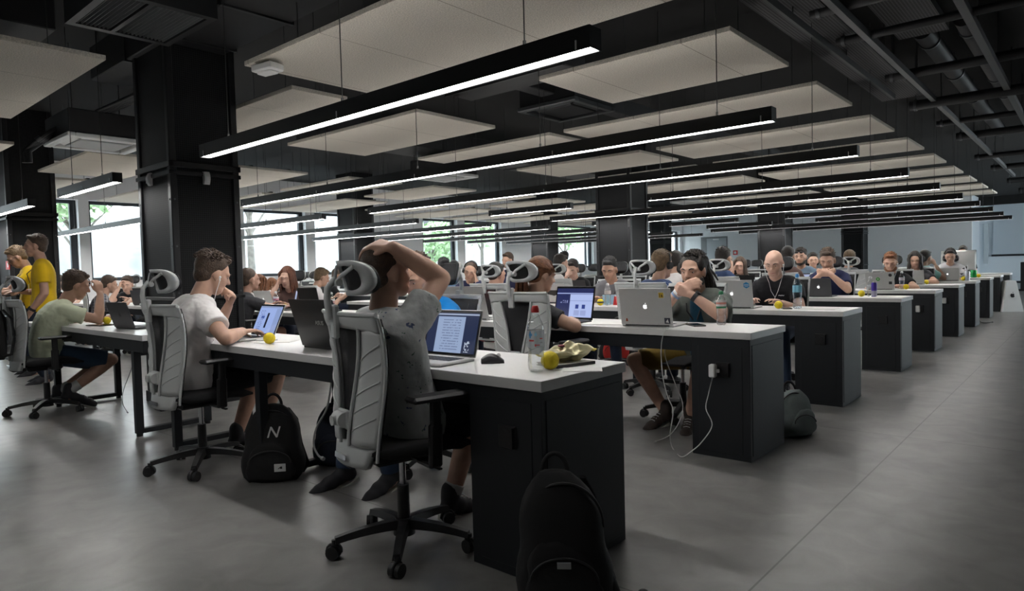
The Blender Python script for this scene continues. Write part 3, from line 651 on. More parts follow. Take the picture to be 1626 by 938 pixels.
    for s in (-1, 1):
        for k in range(5):
            t0 = .23 + .118 * k; q = MB(); pts = []
            for j in range(6):
                f = j / 5; t = t0 + .11 * f; i0 = inner(t) / half(t); u = i0 + (1 - i0) * (.08 + .8 * f); pts.append(P(s * u, t, -.012 * math.sin(PI * (u - i0) / (1 - i0)) - .001))
            q.tube(pts, .0035, 6); q.build('rib', M['chair'], shell)
    q = MB(); grid(q, lambda a, b: P((2 * a - 1) * .97, .05 + .92 * b, .014), 14, 16, 0, .008); q.build('back_mesh', M['cmesh'], r)
    q = MB(); q.cyl(P(0, .30, -.02) + V((-.035, 0, 0)), P(0, .30, -.02) + V((.035, 0, 0)), .03, n=16); q.cyl(P(0, .30, -.035), P(0, .30, -.06), .02, n=16); q.box(P(0, .30, -.008), (.085, .02, .075), b=.006); q.build('lumbar_knob', M['chair'], r)
    q = MB(); q.box(P(0, .055, -.024), (.10, .006, .022), rot=Rx(-.1), b=.001); q.build('maker_plate', M['chrome'], shell)
    q = MB(); q.box((0, -.215, .405), (.12, .06, .035), b=.008); q.build('back_bracket', M['cblack'], r)
    # headrest on its bent post
    yt = back_y(1.0); zt = Z0 + H
    q = MB(); q.box((0, yt - .012, zt - .03), (.042, .024, .13), b=.006)
    q.tube([(0, yt - .03, zt - .02), (0, yt - .04, zt + .06), (0, yt - .035, zt + .10), (0, yt - .005, zt + .135)], [.015, .0135, .0125, .0125], 10); post = q.build('headrest_post', M['chair'], r)
    hc = V((0, yt + .03, zt + .135)); hw, hh = .124, .069
    def HP(a, k=1.0, dy=0.0):
        c, s = math.cos(a), math.sin(a); x = hw * k * math.copysign(abs(c) ** .62, c); z = hh * k * math.copysign(abs(s) ** .72, s)
        if k == 1.0 and s < 0: x *= 1 - .16 * abs(s)
        return hc + V((x, -.045 * 0 + .06 * (x / hw) ** 2 * 1.0 - .02 * (z / hh) + dy, z))
    q = MB(); n = 40; rg = []
    for i in range(n + 1):
        a = 2 * PI * i / n; o, p = HP(a, 1.0), HP(a, .70); o2, p2 = HP(a, 1.0, .022), HP(a, .70, .022)
        rg.append([o, p, p2, o2])
    q.rings(rg, True, False); hf = q.build('headrest_frame', M['chair'], r)
    for s in (-1, 1):
        q = MB(); q.tube([(s * .012, yt + .0, zt + .125), hc + V((s * .03, -.022, .01)), HP(PI / 2 - s * .75, .82, -.006)], .0065, 8, flat=1.4); q.build('headrest_strut', M['chair'], hf)
    q = MB(); q.cyl(hc + V((-.03, -.03, -.015)), hc + V((.03, -.03, -.015)), .014, n=14); q.build('headrest_pivot', M['chair'], hf)
    q = MB(); vs = [hc + V((0, .018, 0))]; fs = []; m_ = 32
    for k in (.3, .6, .85):
        for i in range(m_): p = HP(2 * PI * i / m_, k, .017); vs.append(p)
    for i in range(m_): fs.append((0, 1 + i, 1 + (i + 1) % m_))
    for b_ in range(2):
        for i in range(m_): fs.append((1 + b_ * m_ + i, 1 + (b_ + 1) * m_ + i, 1 + (b_ + 1) * m_ + (i + 1) % m_, 1 + b_ * m_ + (i + 1) % m_))
    nv = len(vs); vs2 = [p + V((0, .006, 0)) for p in vs]; q.add(vs + vs2, fs + [tuple(x + nv for x in f[::-1]) for f in fs], 0, True); q.build('headrest_mesh', M['cmesh'], r)
    # front pad of the headrest (what shows behind a sitter's head)
    q = MB(); rg = []
    for k in (1.0, .99, .8, .5, .15): rg.append([HP(2 * PI * i / 40, k, .022 + .012 * (k < .995)) for i in range(40)])
    q.rings(rg); q.build('headrest_pad', M['cmesh'], r)
    for s in (-1, 1):
        q = MB(); q.box((s * .225, .0, .40), (.11, .06, .02), b=.006); q.box((s * .275, .0, .475), (.028, .055, .17), rot=Ry(s * .05), b=.008); q.box((s * .282, .0, .595), (.022, .042, .12), b=.006); ar = q.build('armrest', M['cblack'], r)
        q = MB(); q.box((s * .28, .01, .66), (.085, .24, .024), b=.010); q.build('arm_pad', M['cblack'], ar)
    return r
chair0 = make_chair(); chair_used = [False]
def chair(x, y, yaw, lb):
    o = put(chair0, not chair_used[0], (x, y, 0), yaw, lb); chair_used[0] = True; return o
# ------------------------------------------------------------------ people
SKIN = {}
def skin(i):
    c = [(.50, .30, .215), (.42, .245, .17), (.36, .20, .14), (.55, .345, .26), (.45, .26, .19)][i % 5]
    if i not in SKIN: SKIN[i] = mat('skin %d' % i, c, .55, noise=.08, nscale=25, bump=.05, bscale=150)
    return SKIN[i]
HAIRC = {k: mat('hair ' + k, c, .6, noise=.35, nscale=45, bump=.6, bscale=120) for k, c in dict(brown=(.055, .032, .019), dark=(.018, .013, .010), black=(.010, .009, .009), fair=(.14, .088, .045), ginger=(.17, .062, .022), red=(.11, .035, .016), grey=(.12, .11, .10)).items()}
CL = {}
def cloth(k):
    if k in CL: return CL[k]
    c = dict(white=(.70, .67, .66), grey=(.27, .28, .275), green=(.52, .56, .41), yellow=(.66, .43, .015), blue=(.01, .22, .62), black=(.014, .014, .016), charcoal=(.045, .045, .05), navy=(.022, .026, .07), dgreen=(.17, .19, .17),
             jeans=(.035, .055, .10), djeans=(.014, .02, .036), khaki=(.15, .10, .02), shorts=(.016, .016, .018), teal=(.30, .55, .50), lblue=(.25, .36, .52), dblue=(.05, .085, .19), mgrey=(.17, .17, .18), bluegrey=(.14, .20, .27), brown=(.13, .08, .07), red=(.38, .03, .04), lgrey=(.40, .40, .42), denims=(.045, .075, .12), petrol=(.02, .075, .12))
    if k == 'specks': CL[k] = speckled('grey shirt with little prints', (.36, .37, .365), (.05, .07, .14), 16, .13, (.06, .12, .09))
    elif k == 'plaidblue': CL[k] = plaid('blue plaid', (.025, .05, .17), (.010, .018, .07), (.16, .24, .42), 15)
    elif k == 'plaidgrey': CL[k] = plaid('black white plaid', (.16, .16, .18), (.02, .02, .03), (.34, .33, .35), 8)
    elif k == 'whiteprint': CL[k] = speckled('white shirt with dark print', (.60, .60, .62), (.03, .03, .04), 11, .2)
    elif k == 'whiteyellow': CL[k] = speckled('white top with yellow print', (.62, .60, .55), (.6, .45, .05), 9, .17)
    else: CL[k] = mat('cloth ' + k, c[k], .9, noise=.06, nscale=6, bump=.35, bscale=14, spec=.15, sheen=.1)
    return CL[k]
M['eyew'] = mat('eye white', (.55, .54, .52), .25); M['eyed'] = mat('iris', (.02, .018, .015), .2); M['lip'] = mat('lips', (.36, .15, .12), .5)
M['shoe'] = mat('dark shoe', (.018, .018, .022), .7); M['sole'] = mat('pale sole', (.5, .5, .46), .7); M['lace'] = mat('laces', (.45, .45, .45), .8); M['sock'] = mat('sock', (.42, .42, .41), .9)
M['shoeb'] = mat('brown shoe', (.045, .032, .026), .8); M['ear'] = mat('white earphone', (.75, .75, .75), .35); M['hp'] = mat('headphone black', (.012, .012, .013), .4)
M['strap'] = mat('black strap', (.012, .012, .013), .7)

def ik(a, t, l1, l2, pole):
    a, t = V(a), V(t); d = t - a; L = min(d.length, (l1 + l2) * .995); L = max(L, abs(l1 - l2) + .02); n = d.normalized(); t = a + n * L
    x = (l1 * l1 - l2 * l2 + L * L) / (2 * L); h = math.sqrt(max(l1 * l1 - x * x, 0)); p = V(pole) - a; p = p - n * p.dot(n)
    p = p.normalized() if p.length > 1e-5 else n.orthogonal().normalized()
    return a + n * x + p * h, t
def hand_cones(q, w, d, n, side, curl, hs=1.0, spread=.0, thumb=.5):
    """palm and five fingers from wrist w along d, palm facing n; side points to the thumb"""
    d = d.normalized(); n = (n - d * n.dot(d)).normalized(); s = (side - d * side.dot(d)); s = (s - n * s.dot(n)).normalized()
    K = []
    for i in range(4):
        o = (1.5 - i) * .0195 * hs; k = w + d * (.088 - .004 * abs(i - 1.2)) * hs + s * o; K.append(k)
        q.cone(w + s * o * .55 + d * .012, k, .0135 * hs, .0115 * hs, 10)
    for i in range(4):
        ln = (.046, .052, .048, .037)[i] * hs; p = K[i]; a = 0
        for j in range(3):
            a += curl[j] if isinstance(curl, (list, tuple)) else curl
            dir_ = (d * math.cos(a) + n * math.sin(a) + s * (1.5 - i) * spread).normalized(); e = p + dir_ * ln * (1, .66, .52)[j]
            q.cone(p, e, (.0098, .0088, .008)[j] * hs, (.0088, .008, .0066)[j] * hs, 10); p = e
    p = w + d * .025 * hs + s * .022 * hs
    e = p + (d * .55 + s * .75 * thumb + n * .35).normalized() * .042 * hs; q.cone(p, e, .0135 * hs, .0105 * hs, 10)
    e2 = e + (d * .85 + s * .2 * thumb + n * .35).normalized() * .032 * hs; q.cone(e, e2, .0105 * hs, .009 * hs, 10)
    e3 = e2 + (d * .9 + n * .3).normalized() * .024 * hs; q.cone(e2, e3, .009 * hs, .007 * hs, 10)
def person(label, x, y, yaw, S):
    """S: head=(x,y,z) local skull centre; seated pelvis pz; arms, legs, clothes, hair"""
    rnd = random.Random(S.get('seed', 1)); root = empty('person', (x, y, 0), yaw, label, 'person')
    vox = S.get('vox', .012); near = vox <= .008; pz = S.get('pz', .52); H = V(S['head']); hp, hy, hr = S.get('pitch', .2), S.get('turn', 0), S.get('roll', 0)
    HR = Rz(hy) @ Rx(-hp) @ Ry(hr); hsc = S.get('hs', 1.0)
    def hd(p): return H + HR @ (V(p) * hsc)
    P = V((0, 0, pz)); N = H + (HR @ V((0, -.035, -.10))) + V((0, -.015, -.075)); N.x *= .8
    slump = S.get('slump', .07); Mid = (P + N) / 2 + V((0, -slump, .02))
    def sp(t): return P * (1 - t) ** 2 + Mid * (2 * t * (1 - t)) + N * t * t
    bw = S.get('bw', 1.0); tw = S.get('twist', 0.0)
    prof = [(0, .082, .108), (.12, .082, .105), (.3, .078, .098), (.5, .088, .10), (.68, .105, .10), (.8, .118, .088), (.88, .112, .07), (.95, .07, .058)]
    def lat(t):
        for (a, w0, r0), (b, w1, r1) in zip(prof, prof[1:]):
            if t <= b: k = (t - a) / (b - a); return (w0 + (w1 - w0) * k) * bw, (r0 + (r1 - r0) * k) * bw
        return prof[-1][1] * bw, prof[-1][2] * bw
    def ax(t): return Rz(tw * t) @ V((1, 0, 0))
    def torso(q, t0, t1, ex):
        m = 15
        for i in range(m):
            t = t0 + (t1 - t0) * i / (m - 1); w_, r_ = lat(t); c = sp(t); q.cone(c - ax(t) * w_, c + ax(t) * w_, r_ + ex, r_ + ex, 14)
    body = MB(); torso(body, 0, .93, 0)
    nb = sp(.9); nt = hd((0, -.02, -.06)); body.cone(nb, nt, .062, .054, 16)
    # head
    E = lambda c, r, R=None: body.ball(hd(c), V(r) * hsc, HR @ R if R else HR, 20, 14)
    E((0, -.012, .028), (.076, .098, .088)); E((0, .022, -.02), (.063, .072, .085)); body.cone(hd((0, .055, -.082)), hd((0, .02, -.055)), .033 * hsc, .05 * hsc)
    body.cone(hd((-.025, .058, -.078)), hd((.025, .058, -.078)), .026 * hsc, .026 * hsc)
    for s in (-1, 1):
        body.cone(hd((s * .03, .06, -.03)), hd((s * .042, .045, -.012)), .028 * hsc, .026 * hsc); body.cone(hd((s * .012, .080, .030)), hd((s * .048, .066, .026)), .016 * hsc, .015 * hsc)
        body.ball(hd((s * .079, -.004, -.006)), V((.010, .021, .034)) * hsc, HR @ Rz(s * -.35), 12, 10); body.ball(hd((s * .078, .0, -.034)), V((.009, .012, .013)) * hsc, HR, 10, 8)
    nose = [(0, .088, .022, .009), (0, .098, .004, .011), (0, .110, -.014, .013)]
    for a, b in zip(nose, nose[1:]): body.cone(hd(a[:3]), hd(b[:3]), a[3] * hsc, b[3] * hsc, 10)
    for s in (-1, 1): body.ball(hd((s * .012, .098, -.019)), .0095 * hsc, None, 10, 8)
    body.cone(hd((-.018, .083, -.051)), hd((.018, .083, -.051)), .010 * hsc, .010 * hsc, 8); body.cone(hd((-.014, .081, -.062)), hd((.014, .081, -.062)), .010 * hsc, .010 * hsc, 8)
    # arms
    arms = S.get('arms', {}); J = {}
    for s, nm in ((1, 'R'), (-1, 'L')):
        a = arms.get(nm) or {}
        sh = sp(.84) + ax(.84) * (s * .155 * bw) + V((0, 0, .005)) + V(a.get('shift', (0, 0, 0)))
        if 'elbow' in a:
            el = V(a['elbow']); el = sh + (el - sh).normalized() * a.get('l1', .285); wr = V(a['wrist']); wr = el + (wr - el).normalized() * a.get('l2', .25)
        else:
            wr = V(a.get('wrist', (s * .14, .36, .775))); el, wr = ik(sh, wr, .285, .25, a.get('pole', (s * .5, -.15, .45)))
        J[nm] = (sh, el, wr); ar = S.get('arm_r', 1.0)
        body.cone(sh, el, .052 * ar, .041 * ar, 14); body.cone(el, el + (wr - el) * .35, .041 * ar, .043 * ar, 14); body.cone(el + (wr - el) * .35, wr, .043 * ar, .027 * ar, 14)
        dd = V(a['hand']) if 'hand' in a else (wr - el); nn = V(a.get('palm', (0, 0, -1))); sd = V(a.get('thumb', (-s, 0, 0)))
        hand_cones(body, wr, dd.normalized(), nn, sd, a.get('curl', (.25, .35, .3)), S.get('hand_s', 1.0) * a.get('hs', 1.0), a.get('spread', .05))
    # legs
    legs = S.get('legs', {}); LG = {}
    stand = S.get('stand', False)
    for s, nm in ((1, 'R'), (-1, 'L')):
        a = legs.get(nm, {}); hip = P + V((s * .088, .01, -.025))
        an = V(a.get('ankle', (s * .13, .0, .085) if stand else (s * .14, .42, .085))); kn, an = ik(hip, an, a.get('l1', .43), .42, a.get('pole', (s * .16, 1.2, .9)))
        LG[nm] = (hip, kn, an)
        if S.get('nolegs'): continue
        body.cone(hip, kn, .088, .056, 16); body.cone(kn, kn + (an - kn) * .3, .055, .056, 14); body.cone(kn + (an - kn) * .3, an, .056, .037, 14)
        fd = V(a.get('toe', (s * .15, 1, -.25))).normalized(); heel = an + V((0, -.02, -.04)); body.cone(heel, heel + fd * .16, .034, .028, 12)
    skm = skin(S.get('skin', 0)); bo = link('body', remesh(body, vox, 6 if near else 3), skm, root)
    # shirt
    sl = S.get('sleeve', .55); ex = .016; q = MB(); torso(q, S.get('hem', -.02), .90, ex); c0 = sp(.93)
    q.cone(sp(.86), sp(.93) + (nt - nb) * .12, .075, .066, 16, False, True)
    for nm in 'RL':
        sh, el, wr = J[nm]; fl = S.get('sleeve_r', .016)
        if sl <= 1: q.cone(sh, sh + (el - sh) * sl, .056 + ex, .048 + fl, 16, False, True)
        else: q.cone(sh, el, .055 + ex, .042 + ex, 14); q.cone(el, el + (wr - el) * (sl - 1), .042 + ex, .032 + ex, 14, False, True)
    so = link('shirt' if not S.get('shirt_name') else S['shirt_name'], remesh(q, max(vox, .007), 5 if near else 3), cloth(S.get('shirt', 'white')), root)
    if S.get('inner'):
        q = MB(); q.cone(sp(.02) + V((0, .095, 0)), sp(.45) + V((0, .092, 0)), .066, .064, 14); q.cone(sp(.45) + V((0, .092, 0)), sp(.84) + V((0, .066, 0)), .064, .050, 14); link('undershirt', remesh(q, max(vox, .008), 3), cloth(S['inner']), root)
    if near:
        tx = bpy.data.textures.get('folds') or bpy.data.textures.new('folds', 'CLOUDS'); tx.noise_scale = .075; dm = so.modifiers.new('folds', 'DISPLACE'); dm.texture = tx; dm.strength = .012; dm.mid_level = .35; dm.texture_coords = 'LOCAL'
    if not S.get('nolegs'):
        q = MB(); pl = S.get('pant', 2.0); w_, r_ = lat(0)
        for t in (0, .05, .1): q.cone(sp(t) - ax(0) * w_, sp(t) + ax(0) * w_, r_ + .010, r_ + .010, 14)
        for nm in 'RL':
            hip, kn, an = LG[nm]
            if pl <= 1: q.cone(hip, hip + (kn - hip) * pl, .10, .078, 16, False, True)
            else: q.cone(hip, kn, .10, .07, 16); q.cone(kn, kn + (an - kn) * (pl - 1), .07, .055, 16, False, True)
        link('shorts' if pl <= 1.3 else 'trousers', remesh(q, max(vox, .008), 4), cloth(S.get('pants', 'djeans')), root)
        if not S.get('noshoes'):
            for nm, s in (('R', 1), ('L', -1)):
                hip, kn, an = LG[nm]; a = legs.get(nm, {}); fd = V(a.get('toe', (s * .15, 1, -.25))).normalized(); sd = fd.cross(V((0, 0, 1))).normalized(); up = sd.cross(fd).normalized()
                R = Matrix((sd, fd, up)).transposed(); c = an + V((0, 0, -.045)) + fd * .065
                q = MB()
                for yy, zz, rr in ((-.085, .0, .040), (-.03, .012, .046), (.03, .004, .046), (.09, -.008, .043), (.125, -.014, .036)): q.ball(c + R @ V((0, yy, zz)), V((rr, rr * 1.1, rr * .92)), R, 14, 10)
                q.cone(an + up * .0 - fd * .005, an + up * .035 - fd * .01, .046, .046, 14)
                sh_ = link('shoe', remesh(q, .009 if near else .014, 4), M[S.get('shoe', 'shoe')], root)
                q = MB(); out = []
                for k in range(24):
                    t = 2 * PI * k / 24; yy = .02 + .155 * math.sin(t); wd = .046 - .008 * math.cos((yy) * 9) + .004; out.append(V((wd * math.cos(t) * (1 if abs(math.cos(t)) < .95 else 1), yy)))
                o0 = c - up * .052; q.prism([(p.x, p.y) for p in out], o0, sd, fd, .02); q.build('sole', M['sole'], sh_)
                if near:
                    for k in range(4): q = MB(); cc = c + fd * (.0 + .022 * k) + up * (.052 - .008 * k); q.tube([cc - sd * .022, cc + up * .006, cc + sd * .022], .003, 5); q.build('lace', M['lace'], sh_)
                if S.get('sock'): q = MB(); q.cone(an + up * .02, an + (kn - an).normalized() * S['sock'], .045, .047, 16, True, True); link('sock', remesh(q, .008, 2), M['sock'], root)
    # face parts
    hm = HAIRC[S.get('hair_c', 'brown')]
    if vox <= .012 and not S.get('noface'):
        for s in (-1, 1):
            q = MB(); q.ball(hd((s * .031, .071, .010)), V((.0135, .011, .0085 if S.get('open', 0) else .0065)) * hsc, HR, 12, 8); e = q.build('eye', M['eyew'], bo)
            q = MB(); q.ball(hd((s * .031, .079, .008)), V((.0058, .004, .0055)) * hsc, HR, 10, 8); q.build('iris', M['eyed'], bo)
            q = MB(); q.tube([hd((s * .014, .094, .030)), hd((s * .030, .090, .037)), hd((s * .050, .076, .031))], [.004 * hsc, .0045 * hsc, .002], 6); q.build('eyebrow', hm, bo)
        q = MB(); q.tube([hd((-.024, .086, -.0565)), hd((0, .0945, -.0555)), hd((.024, .086, -.0565))], [.002, .006 * hsc, .002], 8, flat=.8); q.build('lips', M['lip'], bo)
    hair(S, root, hd, HR, hsc, vox, rnd, hm, H)
    acc(S, root, hd, HR, hsc, J, sp, bo)
    return root
def hair(S, root, hd, HR, hsc, vox, rnd, hm, H):
    st = S.get('hair', 'short')
    if st == 'bald': return
    q = MB(); fe = .010 if st == 'crop' else .017
    q.ball(hd((0, -.031, .047)), V((.079 + fe * .3, .090 + fe * .5, .080 + fe)) * hsc, HR @ Rx(-.30), 22, 14); q.ball(hd((0, -.055, -.01)), V((.070, .058, .070)) * hsc, HR, 18, 12)
    if st != 'crop':
        for s in (-1, 1): q.ball(hd((s * .060, -.022, .038)), V((.022, .045, .046)) * hsc, HR, 14, 10)
    if st in ('short', 'quiff', 'messy'): q.ball(hd((0, .040, .104)), V((.055, .038, .024)) * hsc, HR @ Rx(.45), 16, 10)
    if st in ('long', 'pony', 'dread', 'bob'):
        q.ball(hd((0, -.036, .050)), V((.086, .094, .086)) * hsc, HR @ Rx(-.2), 20, 12)
        for s in (-1, 1): q.ball(hd((s * .064, .0, .045)), V((.022, .05, .05)) * hsc, HR, 14, 10)
    tufts = []
    me = remesh(q, max(.006, min(vox, .012)), 3); ho = link('hair', me, hm, root); q = MB()
    n = 620 if vox <= .008 else (240 if vox <= .012 else 0)
    if st in ('short', 'messy', 'quiff', 'dread'):
        for i in range(n):
            a = rnd.uniform(0, 2 * PI); z = rnd.uniform(.15, 1); d = V((math.cos(a) * math.sqrt(1 - z * z), math.sin(a) * math.sqrt(1 - z * z), z)); p = V((d.x * .078, d.y * .090 - .026, d.z * .092 + .046))
            if d.y > .15 and d.z < .62 + .15 * d.y: continue
            if d.z < .35 and d.y > -.2: continue
            fl = V((d.x * .4 + rnd.uniform(-.5, .5), -.3 + rnd.uniform(-.6, 1.0) + (.9 if d.y > .3 else -.3), rnd.uniform(-.1, .5) * d.z)); l = .017 if st != 'messy' else .030
            q.tube([hd(p), hd(p + fl * l * .6 + d * .006), hd(p + fl * l * 1.15 + d * .0025)], [.0030 * hsc, .0032 * hsc, .0006], 5)
    if st in ('long', 'bob', 'pony'):
        for i in range(110 if vox <= .012 else 40):
            a = rnd.uniform(-2.4, 2.4); r_ = 1.0; top = V((math.sin(a) * .045, -math.cos(a) * .06 - .015, .118)); mid = V((math.sin(a) * .092, -math.cos(a) * .108 - .012, .02))
            if st == 'pony': end = V((rnd.uniform(-.012, .012), -.125, -.005)); q.tube([hd(top), hd(mid * 1.0 + V((0, 0, .03))), hd(end)], [.007, .008, .006], 5); continue
            L_ = (.22 if st == 'long' else .12) * rnd.uniform(.85, 1.1); e1 = hd(mid + V((0, 0, -.06))); e2 = e1 + V((0, 0, -L_)) + (HR @ V((math.sin(a) * .01 + rnd.uniform(-.01, .01), -.02, 0)))
            q.tube([hd(top), hd(mid + V((0, 0, .05))), hd(mid), e1, (e1 + e2) / 2 + V((rnd.uniform(-.008, .008), 0, 0)), e2], [.006, .009, .009, .009, .008, .003], 5)
        if st == 'pony':
            for i in range(60):
                a = rnd.uniform(0, 6.28); o = V((math.cos(a), math.sin(a), 0)) * rnd.uniform(0, .022); p0 = hd((0, -.12, 0)) + o * .5
                q.tube([p0, p0 + (HR @ V((0, -.035, -.03))) + o, p0 + (HR @ V((0, -.03, -.06))) + V((0, 0, -.10)) + o * 1.5, p0 + (HR @ V((0, 0, -.02))) + V((0, .0, -.25)) + o * 1.1], [.007, .008, .008, .002], 5)
    if st == 'dread':
        for i in range(70):
            a = rnd.uniform(-1.7, 1.7); st_ = hd((math.sin(a) * .07, -.01 - math.cos(a) * .08, .05 + rnd.uniform(0, .06))); m_ = hd((math.sin(a) * .055, -.115 + rnd.uniform(-.02, .02), .0)); e = m_ + V((rnd.uniform(-.06, .06), rnd.uniform(-.05, .0), -rnd.uniform(.10, .19)))
            q.tube([st_, (st_ + m_) / 2 + (HR @ V((0, -.03, .02))), m_, (m_ + e) / 2 + V((rnd.uniform(-.015, .015), -.01, 0)), e], [.009, .0095, .010, .009, .005], 6)
    if q.v:
        t = q.mesh('strands'); t.materials.append(hm); o = bpy.data.objects.new('hair_strands', t); col.objects.link(o); o.parent = ho
    if S.get('beard'):
        q = MB(); c = S['beard']
        for i in range(11):
            a = -1.25 + 2.5 * i / 10; x = .066 * math.sin(a); yy = -.005 + .078 * math.cos(a) ** 1.0; q.ball(hd((x, yy, -.062 - .022 * math.cos(a))), V((.020, .018, .030)) * hsc, HR @ Rz(-a), 12, 8)
        q.ball(hd((0, .066, -.098)), V((.032, .026, .026)) * hsc, HR, 12, 8); q.cone(hd((-.022, .085, -.040)), hd((.022, .085, -.040)), .0075, .0075, 8)
        link('beard', remesh(q, max(.005, min(vox, .010)), 3), HAIRC[c], root)
def acc(S, root, hd, HR, hsc, J, sp, bo):
    for a in S.get('acc', []):
        if a == 'headphones':
            q = MB(); q.tube([hd((.088 * math.cos(t), -.01, .035 + .098 * math.sin(t))) for t in [k * PI / 14 for k in range(15)]], .009, 8); o = q.build('headphone_band', M['hp'], root)
            for s in (-1, 1): q = MB(); q.cyl(hd((s * .078, -.005, -.005)), hd((s * .105, -.005, -.005)), .036 * hsc, .030 * hsc, 18); q.build('ear_cup', M['hp'], o)
        elif a == 'earphones':
            cen = sp(.62) + V((0, .12, 0)); mid = None
            for s in (-1, 1):
                q = MB(); e = hd((s * .083, .014, -.012)); q.ball(e, .009, None, 10, 8); q.cyl(e, e + V((0, 0, -.022)), .004, n=8); q.tube([e + V((0, 0, -.02)), hd((s * .075, .03, -.10)), hd((s * .05, .05, -.17)), cen + V((s * .03, .02, .06)), cen], .0022, 6); q.build('earphone', M['ear'], root)
            q = MB(); q.tube([cen, cen + V((.01, .03, -.10)), cen + V((.02, .10, -.2))], .0022, 6); q.build('earphone_cord', M['ear'], root)
        elif a == 'lanyard':
            q = MB(); c = sp(.93); f = sp(.55) + V((0, .13, -.02))
            for s in (-1, 1): q.tube([c + V((s * .06, -.03, .03)), c + V((s * .075, .05, 0)), (c + f) / 2 + V((s * .045, .085, -.0)), f], .006, 6, flat=.4)
            o = q.build('lanyard', M['strap'], root); q = MB(); q.box(f + V((0, .012, -.06)), (.07, .004, .09), b=.002); q.build('badge', M['wp'], o)
        elif a == 'watch' or a == 'watchL':
            sh, el, wr = J['R' if a == 'watch' else 'L']; d = (wr - el).normalized(); q = MB(); q.cyl(wr - d * .05, wr - d * .022, .034, .033, 18); q.build('watch_strap', M['strap'], root)
            q = MB(); c = wr - d * .036; n = d.orthogonal().normalized(); n = V((0, 0, 1)) - d * d.z; n.normalize(); q.cyl(c + n * .03, c + n * .044, .019, n=16); q.build('watch_face', M['strap'], root)
        elif a == 'wristband':
            sh, el, wr = J['R']; d = (wr - el).normalized()
            for k, m_ in enumerate((M['wp'], cloth('lblue'))): q = MB(); q.cyl(wr - d * (.045 + .02 * k), wr - d * (.03 + .02 * k), .034, n=18); q.build('wristband', m_, root)
        elif a == 'glasses':
            q = MB()
            for s in (-1, 1): q.tube([hd((s * .032 + .022 * math.cos(t), .093, .008 + .016 * math.sin(t))) for t in [k * PI / 8 for k in range(17)]], .0022, 6); q.tube([hd((s * .054, .09, .012)), hd((s * .078, .03, .014)), hd((s * .082, -.01, .004))], .002, 6)
            q.tube([hd((-.010, .096, .010)), hd((.010, .096, .010))], .002, 6); q.build('glasses', M['strap'], root)
        elif a == 'sunglasses':
            q = MB()
            for s in (-1, 1): q.ball(hd((s * .032, .088, .085)), V((.027, .010, .019)), HR, 14, 8); q.tube([hd((s * .055, .082, .085)), hd((s * .085, .0, .06))], .003, 6)
            q.tube([hd((-.012, .094, .088)), hd((.012, .094, .088))], .004, 6); q.build('sunglasses', M['hp'], root)
        elif a == 'ring_print':
            for (x, z, r_, t0, t1) in ((.045, .30, .050, .3, 5.2), (-.05, .30, .040, -2.0, 2.2)):
                q = MB(); o = sp(.42) + V((0, 0, z - .30)); q.tube([o + V((x + r_ * math.cos(t), .122 - 4.5 * (x + r_ * math.cos(t)) ** 2, r_ * math.sin(t))) for t in [t0 + (t1 - t0) * k / 20 for k in range(21)]], .007, 6); q.build('shirt_print', M['wp'], root)
            q = MB(); o = sp(.66); q.tube([o + V((-.03 - .05 * k / 5, .115, .004 * (k % 2))) for k in range(6)], .005, 6); q.build('shirt_print', M['wp'], root)
        elif a == 'collar':
            q = MB(); c = sp(.93)
            for s in (-1, 1): q.add([c + V((s * .0, .085, -.03)), c + V((s * .075, .02, .035)), c + V((s * .075, -.05, .05)), c + V((s * .09, -.05, .02)), c + V((s * .085, .06, -.015))], [(0, 1, 2, 3, 4)])
            q.build('collar', cloth(S['shirt']), root)
# seated placement: the head is put on its line of sight at the depth given by its row
def sit(label, px, py, row, side, turnyaw=0.0, dy=0.0, with_chair=None, **S):
    """side 'n': on the near side of the row facing away; 'f': on the far side facing the aisle's near end"""
    y0 = ROWS[row]; f = 1 if side == 'n' else -1; lean = S.pop('lean', .16)
    hy_ = (y0 - .08 if side == 'n' else y0 + DEPTH + .08) + dy
    Hw = at_y(px, py, hy_); yaw = (0 if f > 0 else PI) + turnyaw
    fw = V((-math.sin(yaw), math.cos(yaw), 0)); pel = V((Hw.x, Hw.y, 0)) - fw * lean
    S['head'] = (0, lean, Hw.z); S.setdefault('pz', max(.46, min(.53, Hw.z - .60)))
    for g_ in ('arms', 'legs'):
        for a_ in S.get(g_, {}).values():
            for k_ in list(a_):
                if k_.endswith('_w'): a_[k_[:-2]] = loc(pel, yaw, a_.pop(k_))
    r = person(label, pel.x, pel.y, yaw, S)
    if with_chair: c = pel + fw * .07; chair(c.x, c.y, yaw, with_chair)
    return r, pel, yaw
def loc(pel, yaw, w_):
    """world point to the local frame of a figure standing at pel"""
    return Rz(-yaw) @ (V(w_) - V((pel.x, pel.y, 0)))
